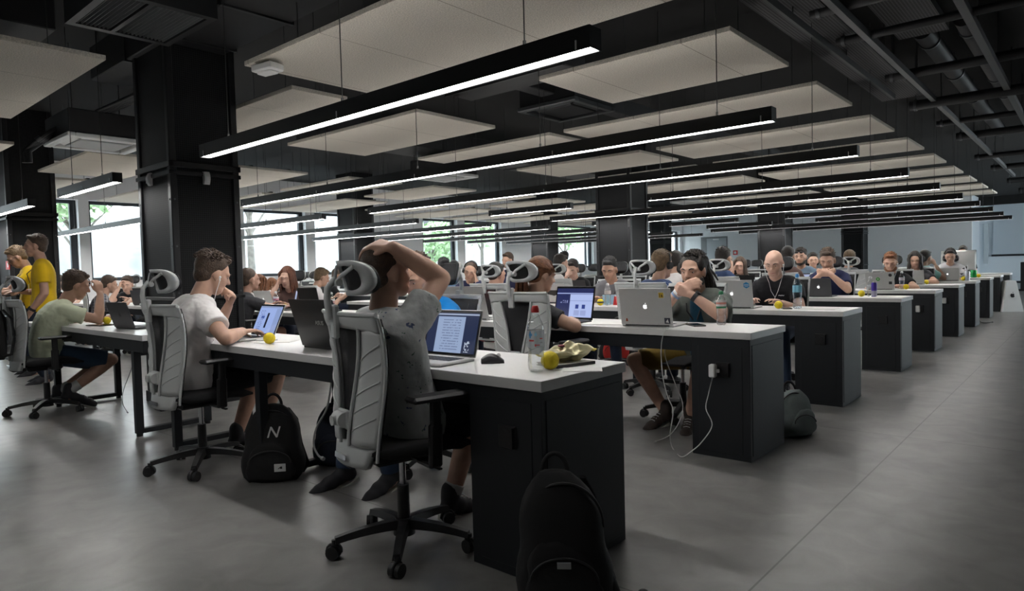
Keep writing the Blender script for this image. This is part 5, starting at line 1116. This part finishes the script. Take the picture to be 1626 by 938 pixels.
r, lid, o_, R, h = lap_row('wide black laptop facing away on the nearest desk, left of the raised-arm chair', 513, 0, 'f', .30, 0, wd=.40, ang=.30, shell='blk', dp=.27)
shape_text('ASUS', .032, o_ + R @ V((-.03, .0075, h * .52)), R @ V((-1, 0, 0)), R @ V((0, 0, 1)), M['alu'], 'maker_name', lid, shear=.2)
lap_row('dark grey laptop with lid turned away on the window-side desk by the green t-shirt', 197, 0, 'f', .30, .1, wd=.33, ang=.30, shell='sgrey', emblem='blk')
lap_row('black laptop with a split blue and white screen in front of the ponytailed person', 908, 1, 'n', .48, -.06, wd=.36, ang=.20, shell='blk', scr='split', dp=.25)
lap_row('silver laptop with a lit emblem and small stickers in front of the dreadlocks', 1027, 1, 'f', .20, .10, wd=.355, ang=.18, emblem='lit', dp=.245, stickers=[('tag', -.115, .195, .022, 'white'), ('sq', -.142, .03, .019, 'dark'), ('tri', .135, .03, .012, 'orange')])
lap_row('silver laptop with two blue hexagon stickers in front of the bald person', 1164, 2, 'f', .20, .08, wd=.355, ang=.22, emblem='lit', dp=.245, stickers=[('hex', .125, .19, .027, 'blue'), ('hex', -.13, .195, .028, 'blue')])
lap_row('small dark tablet laptop in front of the person in navy', 1301, 3, 'f', .25, .0, wd=.26, ang=.22, shell='sgrey', emblem='lit', dp=.2)
lap_row('silver laptop with green round sticker in front of the red beard', 1398, 4, 'f', .2, .0, wd=.33, ang=.2, dp=.225, stickers=[('round', .02, .13, .024, 'green'), ('round', -.12, .18, .02, 'black'), ('sq', -.12, .08, .018, 'black')])
lap_row('plain silver laptop in front of the long haired person in charcoal', 1449, 5, 'f', .25, .0, wd=.31, ang=.25)
lap_row('silver laptop with lit emblem in front of the white headphone shirt', 1505, 6, 'f', .2, .0, wd=.33, ang=.2, emblem='lit')
lap_row('silver laptop with a dark winged sticker in the middle of the room', 882, 2, 'f', .6, .0, wd=.31, ang=.2, stickers=[('bar', 0, .12, .09, 'black')])
lap_row('plain grey laptop in front of the person covering the face', 918, 3, 'f', .3, .0, wd=.34, ang=.35, shell='sgrey')
lap_row('large silver laptop with a round emblem behind the nearest lit screen', 744, 1, 'f', .12, .12, wd=.40, ang=.28, dp=.27, stickers=[('round', 0, .13, .016, 'dark')])
lap_row('small silver laptop by the raised elbow', 702, 1, 'f', .75, .2, wd=.30, ang=.3, emblem='lit')
lap_row('laptop with a bright side-on screen right of the big mesh pillar', 466, 1, 'n', .65, -.5, wd=.32, ang=.2, shell='blk', scr='pale')
lap_row('black laptop facing away, behind the wide black one on the nearest desk', 494, 1, 'f', .3, .0, wd=.36, ang=.2, shell='blk', dp=.25)
lap_row('silver laptop facing away near the copper haired person', 423, 1, 'f', .6, .1, wd=.32, ang=.3, emblem='lit')
lap_row('laptop with bluish screen near the white top with yellow print', 1182, 4, 'f', .2, .1, wd=.34, ang=.25, shell='blk', scr='blue')
lap_row('laptop with light blue screen in front of the sunglasses', 1283, 4, 'n', .6, .05, wd=.33, ang=.2, shell='blk', scr='pale')
lap_row('brown grey laptop beyond the dark grey one on the window-side desks', 222, 1, 'f', .3, .2, wd=.33, ang=.2, shell='sgrey')
# --- bottles
M['pet'] = glass_mat('clear plastic', (.975, .985, .985), .14); M['petb'] = glass_mat('bluish plastic', (.86, .93, .98), .14)
M['film'] = glass_mat('label film', (.93, .94, .95), .05); _n = M['film'].node_tree; _g = [x for x in _n.nodes if x.type == 'BSDF_GLOSSY'][0]; _d = _n.nodes.new('ShaderNodeBsdfDiffuse'); _d.inputs[0].default_value = (.85, .87, .88, 1); _m = [x for x in _n.nodes if x.type == 'MIX_SHADER'][0]; _n.links.new(_d.outputs[0], _m.inputs[2]); [_n.links.remove(l) for l in list(_m.inputs[0].links)]; _m.inputs[0].default_value = .40
M['water'] = glass_mat('water', (.975, .985, .985), .07)
def on_desk(px, row, fr): p = at_y(px, 470, ROWS[row] + DEPTH * fr); return V((p.x, p.y, TOPZ))
def bottle(lb, c, h=.235, rr=.032, cap=(.05, .2, .1), label=None, lz=(.5, .75), plastic='pet', marks=()):
    r = empty('water_bottle', c, 0, lb, 'bottle'); k = h / .235; w_ = rr
    prof = [(.010, .004), (w_ * .72, .0), (w_ * .93, .008), (w_, .025), (w_ * .95, .05), (w_ * .90, .07), (w_ * .96, .09), (w_, .105), (w_, .15), (w_ * .96, .165), (w_ * .7, .19), (w_ * .42, .205), (.0125, .212), (.0125, .222)]
    q = MB(); q.lathe([(a, b * k) for a, b in prof], n=28); q.build('plastic_body', M[plastic], r)
    q = MB(); q.lathe([(max(a - .0018, .002), b * k + .002) for a, b in prof[:9]], n=28); q.build('water', M['water'], r)
    cm = mat('cap', cap, .35); q = MB(); q.lathe([(.0155, .214 * k), (.0155, .226 * k), (.014, .230 * k), (.011, .238 * k), (.009, .239 * k)], n=20); ca = q.build('cap', cm, r)
    if label:
        q = MB(); m_ = [mat('label', x, .45) for x in label]; n = len(label); z0, z1 = lz[0] * h, lz[1] * h
        for i in range(n):
            a, b = z0 + (z1 - z0) * i / n, z0 + (z1 - z0) * (i + 1) / n
            q.rings([[V((math.cos(2 * PI * j / 28) * (w_ + .0008), math.sin(2 * PI * j / 28) * (w_ + .0008), z)) for j in range(28)] for z in (a, b)], caps=False, mi=i)
        link('label', q.mesh('label'), m_, r)
    if marks: q = MB(); q.rings([[V((math.cos(2 * PI * j / 28) * (w_ + .0006), math.sin(2 * PI * j / 28) * (w_ + .0006), z)) for j in range(28)] for z in (.094, .178)][:1] + [[V((math.cos(2 * PI * j / 28) * (w_ + .0006), math.sin(2 * PI * j / 28) * (w_ + .0006), z)) for j in range(28)] for z in (.158,)], caps=False); q.build('label', M['film'], r)
    for (a0, a1, z0, z1, cc) in marks:
        q = MB(); q.rings([[V((math.cos(t) * (w_ + .0014), math.sin(t) * (w_ + .0014), z)) for t in [1.15 + a0 + (a1 - a0) * j / 8 for j in range(9)]] for z in (z0, z1)], closed=False, caps=False); q.build('label_print', mat('print', cc, .5), r)
    return r
RED, BLU = (.5, .03, .03), (.05, .22, .45)
c = at_z(852, 589, TOPZ)
mk = [(-2.9, -2.45, .138, .148, BLU), (-2.8, -2.6, .130, .156, BLU), (-2.2, -1.9, .140, .148, (.2, .45, .6)), (-2.08, -1.98, .136, .154, (.2, .45, .6)), (-2.85, -2.25, .118, .124, RED), (-1.6, -1.2, .126, .130, RED), (-2.2, -1.6, .102, .1055, RED), (-2.15, -2.0, .098, .108, RED), (-1.55, -1.2, .112, .115, (.2, .2, .22)), (-1.55, -1.25, .100, .108, (.35, .36, .38))]
bottle('clear water bottle with red sport cap at the corner of the nearest desk', c, .248, .033, (.55, .02, .02), marks=mk)
bottle('clear bottle with green cap and green and red label by the dreadlocks', on_desk(1145, 1, .75), .215, .031, (.02, .16, .07), [(.02, .22, .10), (.62, .6, .57), (.6, .25, .2), (.62, .6, .57)], (.50, .74))
bottle('tall bottle with blue cap and light blue label beside the bald person', on_desk(1266, 2, .45), .285, .036, (.06, .25, .55), [(.22, .52, .68)], (.48, .68), 'petb')
bottle('clear bottle on the desk of the person in navy', on_desk(1382, 3, .6), .21, .03, (.55, .55, .57), [(.5, .55, .6)], (.5, .6))
bottle('clear bottle with white cap beside the long haired person', on_desk(1432, 4, .6), .23, .031, (.6, .6, .6), [(.55, .5, .52)], (.5, .66))
bottle('clear bottle with white label in front of the person in grey with a lanyard', on_desk(965, 2, .4), .22, .032, (.6, .6, .6), [(.6, .55, .52)], (.52, .68))
bottle('small clear bottle with red label right of the big mesh pillar', on_desk(438, 1, .7), .20, .031, (.55, .55, .55), [(.55, .2, .25), (.6, .58, .58)], (.5, .7))
bottle('clear bottle with reddish label behind the raised-arm chair', on_desk(526, 1, .5), .20, .031, (.55, .55, .55), [(.5, .25, .25), (.6, .58, .58)], (.45, .65))
def can(lb, c, h, r_, cols):
    r = empty('drink_can', c, 0, lb, 'can'); q = MB(); q.lathe([(r_ * .8, 0), (r_, .008), (r_, h - .012), (r_ * .85, h)], n=22); q.build('body', mat('can', cols[0], .3, metal=.4), r)
    q = MB(); q.lathe([(r_ * .83, h - .001), (r_ * .86, h + .002), (r_ * .80, h + .002)], n=22); q.build('rim', M['chrome'], r); q = MB(); q.rings([[V((math.cos(t) * r_ * 1.006, math.sin(t) * r_ * 1.006, z)) for t in [2 * PI * j / 22 for j in range(22)]] for z in (h * .05, h * .42)], caps=False); q.build('lower_band', mat('can band', cols[1], .3, metal=.4), r); return r
can('purple can with a pale base on the desk of the person in navy', on_desk(1388, 3, .5), .15, .027, [(.06, .03, .28), (.35, .33, .42)])
can('dark blue can beside the small clear bottle by the big mesh pillar', on_desk(428, 1, .75), .12, .032, [(.02, .02, .2), (.03, .03, .25)])
can('green can on the far desk by the large silver computer', on_desk(1546, 7, .5), .14, .05, [(.01, .25, .06), (.01, .28, .07)])
can('white cup beside the silver laptop of the white headphone shirt', on_desk(1536, 6, .5), .16, .036, [(.6, .62, .65), (.55, .6, .68)])
# --- yellow foam balls
M['ball'] = mat('yellow foam', (.72, .55, .01), .7, noise=.06, nscale=60, bump=.25, bscale=120)
for i, (px, row, fr, r_, lb) in enumerate([(425, 0, .30, .033, 'yellow ball on the nearest desk before the white t-shirt'), (871, 0, .42, .036, 'yellow ball beside the red-capped bottle'), (168, 0, .55, .032, 'yellow ball on the window-side desk by the green t-shirt'), (1236, 2, .35, .033, 'yellow ball in front of the bald person'), (1368, 3, .5, .034, 'yellow ball in front of the person in navy'), (1439, 4, .6, .033, 'yellow ball before the long haired person in charcoal'), (1471, 5, .5, .033, 'yellow ball in front of the charcoal t-shirt with laptop, fifth desk'), (1530, 6, .5, .036, 'yellow ball by the silver laptop with headphones'), (1554, 7, .5, .034, 'yellow ball on the far desk beside the green can'), (452, 1, .6, .033, 'yellow ball by the copper haired person'), (953, 2, .3, .034, 'yellow and black ball under the hands of the person in grey')]):
    p = on_desk(px, row, fr); r = empty('foam_ball', p, .3 * i, lb, 'ball', 'yellow foam balls'); q = MB(); q.ball((0, 0, r_), r_, None, 24, 16); bo = q.build('foam', M['ball'], r)
    q = MB(); q.tube([(r_ * 1.003 * math.cos(t), r_ * 1.003 * math.sin(t) * .5, r_ + r_ * .87 * math.sin(t)) for t in [k * 2 * PI / 30 for k in range(31)]], .0006, 5); q.build('seam', mat('seam', (.45, .33, .01), .8) if i == 0 else bpy.data.materials['seam'], r)
    if i == 10: q = MB(); q.ball((.004, -.006, r_), r_ * .93, None, 16, 10); bo.data.materials[0] = M['ball']; q.tube([(r_ * 1.01 * math.cos(t), r_ * 1.01 * math.sin(t), r_) for t in [k * 2 * PI / 24 for k in range(25)]], .008, 6); q.build('black_band', M['blk'], r)
# --- mouse, snack bag, notebook, papers, phones
p = at_z(782, 576, TOPZ); r = empty('computer_mouse', p, -.75, 'black ergonomic mouse beside the laptop on the nearest desk', 'mouse')
q = MB(); rg = []
for i in range(11):
    t = i / 10; y = -.048 + .096 * t; hgt = .010 + .031 * math.sin(PI * min(1, t * .85 + .12)); wd = .024 + .007 * math.sin(PI * t)
    rg.append([V((wd * math.cos(a) * (1.25 if math.cos(a) < 0 and math.sin(a) < .3 else 1), y, max(0, hgt * math.sin(a)) if math.sin(a) > 0 else 0)) for a in [2 * PI * k / 24 for k in range(24)]])
q.rings(rg); b_ = q.build('shell', mat('mouse shell', (.03, .03, .032), .35), r); q = MB(); q.cyl((-.005, .027, .030), (.005, .027, .030), .009, n=16); q.build('scroll_wheel', M['chrome'], r); q = MB(); q.box((-.029, .0, .018), (.006, .03, .010), b=.003); q.build('side_buttons', M['gp'], r)
c = (at_z(868, 577, TOPZ + .01) + at_z(928, 572, TOPZ + .01)) / 2; a_ = at_z(928, 572, TOPZ) - at_z(868, 577, TOPZ); yw = math.atan2(a_.y, a_.x)
r = empty('notebook', V((c.x, c.y, TOPZ)), yw + .2, 'thin pale notebook with black edge under the gold snack bag', 'notebook'); q = MB(); q.box((0, 0, .006), (.19, .13, .010), b=.002); q.build('pages', M['wp'], r); q = MB(); q.box((0, 0, .0012), (.196, .136, .002)); q.box((0, 0, .0118), (.196, .136, .0016)); q.build('cover', mat('notebook cover', (.35, .34, .31), .6), r); q = MB(); q.box((.0, -.068, .006), (.196, .003, .0125)); q.build('spine', M['blk'], r)
r = empty('snack_bag', V((c.x - .01, c.y + .02, TOPZ + .014)), yw + .1, 'crumpled gold and silver snack bag on the notebook', 'snack bag'); q = MB(); rnd = random.Random(3)
def bagp(u, v, s):
    e = math.sin(PI * u) ** .55 * math.sin(PI * min(max(v, 0), 1)) ** .6; n = .010 * math.sin(9 * u + 4 * v) + .008 * math.sin(17 * v + 6 * u) + .006 * math.sin(23 * u)
    return V(((u - .5) * .20 + .01 * math.sin(7 * v), (v - .5) * .12 + .008 * math.sin(8 * u), .028 + .02 * abs(u - .5) * 2 * (u > .5) + s * (.030 * e + n * e * .9) ))
for s in (-1, 1):
    n = 28; vs = [V((p_.x, p_.y, max(p_.z, .0))) for p_ in [bagp(i / n, j / n, s) for i in range(n + 1) for j in range(n + 1)]]; q.add(vs, [((i * (n + 1) + j), ((i + 1) * (n + 1) + j), ((i + 1) * (n + 1) + j + 1), (i * (n + 1) + j + 1))[::s] for i in range(n) for j in range(n)], 0, False)
q.build('foil', mat('gold foil', (.62, .56, .34), .28, metal=.35, noise=.35, nscale=9), r)
q = MB()
for s, x in ((1, .105), (-1, -.105)): q.box((x, .0, .040 if s > 0 else .022), (.016, .115, .003), rot=Ry(-.5 * s))
q.build('crimped_end', mat('gold crimp', (.62, .50, .07), .3, metal=.3), r); q = MB(); q.ball((-.03, -.01, .062), (.016, .012, .006), None, 12, 8); q.build('printed_spot', mat('dark red print', (.2, .02, .04), .4), r)
def flat(name, lb, cat, p, yaw, sx, sy, th, m, extra=None):
    r = empty(name, p, yaw, lb, cat); q = MB(); q.box((0, 0, th / 2), (sx, sy, th), b=min(.003, th * .4)); q.build('body', m, r)
    q = MB(); q.box((0, 0, th + .0004), (sx * .9, sy * .86, .0008)); q.build('face', extra or m, r); return r
M['paper'] = mat('paper', (.72, .71, .69), .9)
flat('paper_sheet', 'sheet of paper at the right end of the nearest desk', 'paper', at_z(925, 587, TOPZ), .6, .15, .10, .002, M['paper'])
flat('paper_sheet', 'papers beside the yellow ball before the white t-shirt', 'paper', at_z(440, 542, TOPZ), .6, .22, .14, .003, M['paper'])
p = at_z(427, 541, TOPZ + .003); r = empty('marker_pen', p, .9, 'white pen with a green end on the papers by the yellow ball', 'pen'); q = MB(); q.cyl((-.07, 0, .006), (.05, 0, .006), .005, n=10); q.build('barrel', M['wp'], r); q = MB(); q.cyl((-.02, 0, .006), (.02, 0, .006), .0058, n=10); q.build('green_grip', mat('green grip', (.02, .22, .14), .5), r)
flat('smartphone', 'black phone beside the stickered laptop and the green-capped bottle', 'phone', on_desk(1104, 1, .55), .8, .08, .16, .009, M['blk'], M['bezel'])
flat('tablet', 'dark tablet on the window-side desk beside the yellow ball', 'tablet', on_desk(160, 0, .40), .2, .22, .16, .008, M['blk'], M['bezel'])
flat('smartphone', 'phone beside the yellow ball in front of the bald person', 'phone', on_desk(1248, 2, .4), .5, .075, .15, .009, M['blk'], M['bezel'])
flat('paper_sheet', 'papers between the black split-screen laptop and the stickered laptop', 'paper', on_desk(958, 1, .35), .3, .3, .2, .004, M['paper'])
flat('paper_sheet', 'papers at the right end of the bald person desk', 'paper', on_desk(1300, 2, .5), .1, .28, .2, .003, M['paper'])
flat('paper_sheet', 'papers at the right end of the desk of the person in navy', 'paper', on_desk(1415, 3, .5), .1, .28, .2, .003, M['paper'])
flat('cardboard_packet', 'light blue and white packet in front of the person in grey with a lanyard', 'packet', on_desk(972, 2, .62), .4, .2, .02, .10, mat('blue packet', (.35, .55, .68), .6), M['wp'])
r = empty('drink_carton', on_desk(977, 2, .5), .2, 'small red carton beside the clear bottle of the person in grey', 'carton'); q = MB(); q.prism([(-.02, 0), (.02, 0), (.006, .09), (-.006, .09)], (0, -.015, 0), (1, 0, 0), (0, 0, 1), -.03); q.build('body', M['red'], r); q = MB(); q.box((0, 0, .092), (.016, .03, .008)); q.build('fold', M['wp'], r)
# --- silver all-in-one computer, dark monitor
p = on_desk(1522, 8, .5); r = empty('desktop_computer', p, PI, 'large silver all-in-one computer facing away behind the headphones', 'computer')
q = MB(); grid(q, lambda a, b: V(((a - .5) * .62, .012 + .05 * (1 - (2 * a - 1) ** 2) * (1 - (2 * b - 1) ** 2), .11 + .42 * b)), 14, 10, 0, .012); q.build('back_shell', M['alu'], r)
q = MB(); q.box((0, 0, .32), (.63, .012, .43), b=.003); q.build('screen_edge', M['bezel'], r); q = MB(); q.box((0, .05, .006), (.2, .19, .010), b=.003); q.box((0, .09, .10), (.16, .008, .20), rot=Rx(.35), b=.002); q.build('stand', M['alu'], r)
p = at_y(890, 418, ROWS[5] + .3); r = empty('monitor', V((p.x, p.y, TOPZ)), .2, 'dark monitor in front of the distant standing figure', 'monitor'); q = MB(); q.box((0, 0, .34), (.55, .03, .33), b=.006); q.build('panel', M['blk'], r); q = MB(); q.box((0, .03, .1), (.05, .03, .2)); q.box((0, .02, .006), (.2, .18, .012), b=.004); q.build('stand', M['blk'], r); q = MB(); q.box((0, .017, .34), (.4, .02, .22), b=.008); q.build('rear_cover', M['cblack'], r)
# --- white tapered tower with a dark emblem
p = at_z(1602, 494, 0); r = empty('tower_stand', (p.x, p.y, 0), .55, 'white tapered stand with a dark fruit emblem on the floor past the last desks', 'stand')
q = MB(); w0, w1, d0, d1, hh = .19, .09, .16, .09, .63; rg = []
for z, a, b in ((0, w0, d0), (.01, w0, d0), (hh - .02, w1, d1), (hh, w1 - .012, d1 - .012)): rg.append([V((-a, -b, z)), V((a, -b, z)), V((a, b, z)), V((-a, b, z))])
q.rings(rg, smooth=False); q.build('body', M['wp'], r)
for out in apple(None, .045): q = MB(); q.prism(out, V((0, -.131, .33)), (1, 0, 0), V((0, .11, 1)).normalized(), -.003); q.build('emblem', M['blk'], r)
q = MB(); q.box((0, 0, hh + .004), (.08, .05, .01), b=.003); q.build('top_handle', M['gp'], r)
# --- bags
def backpack(lb, p, yaw, w_, d_, h, m, tilt=0.0, logo=None, pocket=True, ph=.48, m2=None, sag=0.0):
    r = empty('backpack', p, yaw, lb, 'backpack'); T = Rx(tilt)
    def lo(q, w_, d_, h, z0, y0, n=14):
        rg = []
        for i in range(n + 1):
            t = i / n; e = (1 - max(0, (t - .55) / .45) ** 2.6 * .62) * (.86 + .14 * math.sin(PI * min(1, t * 2.2))); f = (1 - max(0, (t - .6) / .4) ** 2.2 * .55) * (.9 + .16 * math.sin(PI * min(1, t * 1.6)))
            if i == 0: e *= .9; f *= .9
            rg.append([T @ V((w_ / 2 * e * math.copysign(abs(math.cos(a)) ** .55, math.cos(a)) + sag * t * t, y0 + d_ / 2 * f * math.copysign(abs(math.sin(a)) ** .6, math.sin(a)), z0 + h * t + .004 * math.sin(5 * a + 9 * t))) for a in [2 * PI * k / 32 for k in range(32)]])
        for s in (.7, .3): rg.append([T @ (V((sag * 1.0, y0, z0 + h * (1 + .03 * (1 - s)))) + V(((T.transposed() @ v).x - sag, (T.transposed() @ v).y - y0, 0)) * s) for v in rg[n]])
        q.rings(rg)
    q = MB(); lo(q, w_, d_, h, 0, 0); bo = q.build('main_body', m, r)
    if pocket:
        q = MB(); lo(q, w_ * .78, d_ * .4, h * ph, .02, -d_ * .42); po = q.build('front_pocket', m2 or m, r)
        q = MB(); q.tube([T @ V((w_ * .33 * math.cos(a), -d_ * .60 * (1) - .004 + .0 * a, h * .26 + h * .17 * math.sin(a))) for a in [PI * k / 16 for k in range(17)]], .004, 6); q.build('zipper', M['cblack'], r)
    q = MB(); q.tube([T @ V((w_ * .40 * math.cos(a), -d_ * .30 * math.sin(a) * .6 - d_ * .12, h * .60 + h * .34 * math.sin(a))) for a in [PI * k / 20 for k in range(21)]], .005, 6); q.build('zipper', M['cblack'], r)
    q = MB(); q.tube([T @ V((sag + .045 * math.cos(a), d_ * .12, h * .985 + .065 * math.sin(a))) for a in [PI * k / 12 for k in range(13)]], .009, 6, flat=.4); q.build('top_handle', M['strap'], r)
    for s in (-1, 1):
        q = MB(); q.tube([T @ V((s * w_ * .2, d_ * .45, h * .92)), T @ V((s * w_ * .3, d_ * .75, h * .75)), T @ V((s * w_ * .36, d_ * .8, h * .4)), T @ V((s * w_ * .5, d_ * .55, h * .1)), T @ V((s * w_ * .46, d_ * .2, .03))], .016, 8, flat=.4); q.build('shoulder_strap', M['strap'], r)
    return r, T
M['bagb'] = mat('black bag fabric', (.0085, .0085, .009), .85, bump=.3, bscale=30); M['bagg'] = mat('grey green canvas', (.13, .155, .15), .9, bump=.4, bscale=18, noise=.2, nscale=6); M['bagr'] = mat('red bag fabric', (.50, .025, .02), .75, bump=.3, bscale=25); M['bagn'] = mat('dark blue bag fabric', (.010, .014, .028), .8, bump=.3, bscale=25)
p = at_z(420, 764, 0); r, T = backpack('black backpack with a white letter N standing on the floor by the desk leg', (p.x, p.y + .06, 0), .85, .34, .18, .41, M['bagb'], -.05, pocket=True)
shape_text('N', .085, T @ V((.015, -.094, .272)), (1, 0, 0), (0, .1, 1), M['wp'], 'letter', r, .003, .3)
q = MB(); q.box(T @ V((.055, -.118, .085)), (.06, .004, .042), b=.001); lb_ = q.build('tag_label', M['wp'], r); q = MB(); q.prism([(-.012, -.006), (-.004, -.006), (-.001, 0), (.002, -.006), (.012, -.006), (.012, .007), (.004, .007)], T @ V((.055, -.1205, .085)), (1, 0, 0), (0, 0, 1), -.001); q.build('tag_emblem', M['blk'], lb_)
p = at_z(893, 962, 0); r, T = backpack('large black backpack leaning against the end of the nearest desk', (p.x, p.y + .02, 0), .62, .33, .20, .44, M['bagb'], -.10, pocket=True, sag=-.03)
q = MB(); q.box(T @ V((.0, -.133, .17)), (.045, .004, .022), b=.001); q.build('tag_label', M['gp'], r)
q = MB(); a_ = V((.12, .0, .12)); q.tube([T @ V((.13, -.02, .16)), V((.17, -.04, .06)), V((.20, -.03, .02)), V((.25, .02, .015))], .013, 8); q.build('loose_strap', M['strap'], r); q = MB(); q.ball((.262, .03, .022), (.022, .018, .02), None, 14, 10); q.build('strap_buckle', M['cblack'], r)
p = at_z(1256, 699, 0); backpack('grey green canvas bag slumped against the desk end of the dreadlocks', (p.x - .02, p.y + .14, 0), 1.0, .24, .20, .29, M['bagg'], -.25, sag=.04)
p = at_z(978, 572, 0); backpack('red and black backpack on the floor under the desk, beyond the snack bag', (p.x, p.y, 0), .6, .40, .25, .44, M['bagb'], -.1, m2=M['bagr'], ph=.88)
p = at_z(512, 742, 0); backpack('dark blue bag on the floor under the nearest desk by the jeans', (p.x, p.y + .12, 0), .7, .30, .2, .36, M['bagn'], -.05)
p = V((-6.88, 1.36, .50)); r, T = backpack('black bag hanging on the back of the chair with the pale green t-shirt', p, 0, .40, .16, .44, M['bagb'], .0)
q = MB(); q.tube([V((-.1, .0, .40)), V((-.12, .10, .52)), V((-.1, .17, .52))], .014, 8, flat=.4); q.build('hanging_loop', M['strap'], r)
# --- cables and chargers
M['cabw'] = mat('white cable', (.68, .68, .66), .5); M['cabg'] = mat('grey cable', (.35, .36, .36), .5); M['cabk'] = mat('black cable', (.012, .012, .012), .5)
def smooth(pts, n=6):
    out = []
    for i in range(len(pts) - 1):
        p0, p1, p2, p3 = pts[max(i - 1, 0)], pts[i], pts[i + 1], pts[min(i + 2, len(pts) - 1)]
        for k in range(n): t = k / n; out.append(.5 * ((2 * p1) + (p2 - p0) * t + (2 * p0 - 5 * p1 + 4 * p2 - p3) * t * t + (3 * p1 - p0 - 3 * p2 + p3) * t ** 3))
    return out + [pts[-1]]
def cable(lb, pts, m, r_=.003, ends=True):
    pts = [V((p.x, p.y, max(p.z, r_ + .001))) for p in pts]; s = smooth(pts); r = empty('cable', V((s[0].x, s[0].y, 0)), 0, lb, 'cable'); o0 = V((s[0].x, s[0].y, 0)); q = MB(); q.tube([p - o0 for p in s], r_, 8); q.build('cord', m, r)
    q = MB(); d = (s[-1] - s[-3]).normalized(); q.cyl(s[-1] - o0 - d * .012, s[-1] - o0 + d * .006, r_ * 1.9, n=10); q.build('plug_end', m, r)
yd = ROWS[1] - .015
cable('white cable looping from the stickered laptop over the floor to the charger', [V((at_y(1062, 518, ROWS[1] + .06).x, ROWS[1] + .06, TOPZ + .006)), at_y(1056, 523, yd - .004)] + [at_y(x, y, yd - .01) for x, y in [(1050, 549), (1052, 595), (1060, 629), (1068.6, 652), (1064, 690)]] + [at_z(1068, 712, 0), at_z(1082, 726, 0), at_y(1098, 716, yd - .05), at_y(1114, 702, yd - .02)] + [at_y(x, y, yd - .012) for x, y in [(1130.8, 675), (1121, 648.6), (1125, 625.6), (1131, 601), (1134, 594)]], M['cabw'])
cable('thin white cable curving under the desk of the dreadlocks to the floor', [at_y(x, y, yd + .25) for x, y in [(1058, 538), (1056, 565), (1071, 606), (1084, 641), (1079, 668), (1064, 690)]] + [at_z(1040, 702, 0)], M['cabw'])
p = at_y(1138, 588, ROWS[1] - .02); r = empty('laptop_charger', p, 0, 'white charger plugged into the pedestal of the dreadlocks desk', 'charger'); q = MB(); q.box((-.015, -.02, 0), (.038, .04, .075), b=.006); q.build('body', M['wp'], r); q = MB(); q.box((-.008, -.012, .0), (.06, .012, .02), b=.003); q.build('plug', M['wp'], r); q = MB(); q.cyl((-.02, -.02, -.037), (-.02, -.02, -.05), .004, n=8); q.build('cord_relief', M['gp'], r)
cable('grey cable dangling under the nearest desk beside the jeans', [at_y(x, y, ROWS[0] + .03) for x, y in [(526, 594), (525, 615), (518, 650), (502, 680), (498, 705), (505, 722), (513, 728)]], M['cabg'], .005)
cable('white cable under the window-side desk', [at_y(x, y, ROWS[0] + .3) for x, y in [(213, 545), (216, 560), (207, 590), (196, 620), (195, 640), (203, 660)]], M['cabg'], .003)
for row, px, lb in [(4, 1458, 'white charger on the pedestal of the fifth desk'), (5, 1500, 'white charger on the pedestal of the sixth desk')]:
    p = at_y(px, 490 if row == 4 else 477, ROWS[row] - .0); r = empty('laptop_charger', p, 0, lb, 'charger'); q = MB(); q.box((0, -.02, 0), (.045, .04, .08), b=.006); q.build('body', M['wp'], r); q = MB(); q.box((0.0, .0, .0), (.03, .012, .02), b=.003); q.build('plug', M['wp'], r)
p = at_z(1560, 512, 0); cable('black cable lying on the floor beside the far pedestals', [at_z(1554, 508, 0), at_z(1558, 512, 0), at_z(1566, 513, 0), at_z(1576, 512, 0)], M['cabk'], .006)
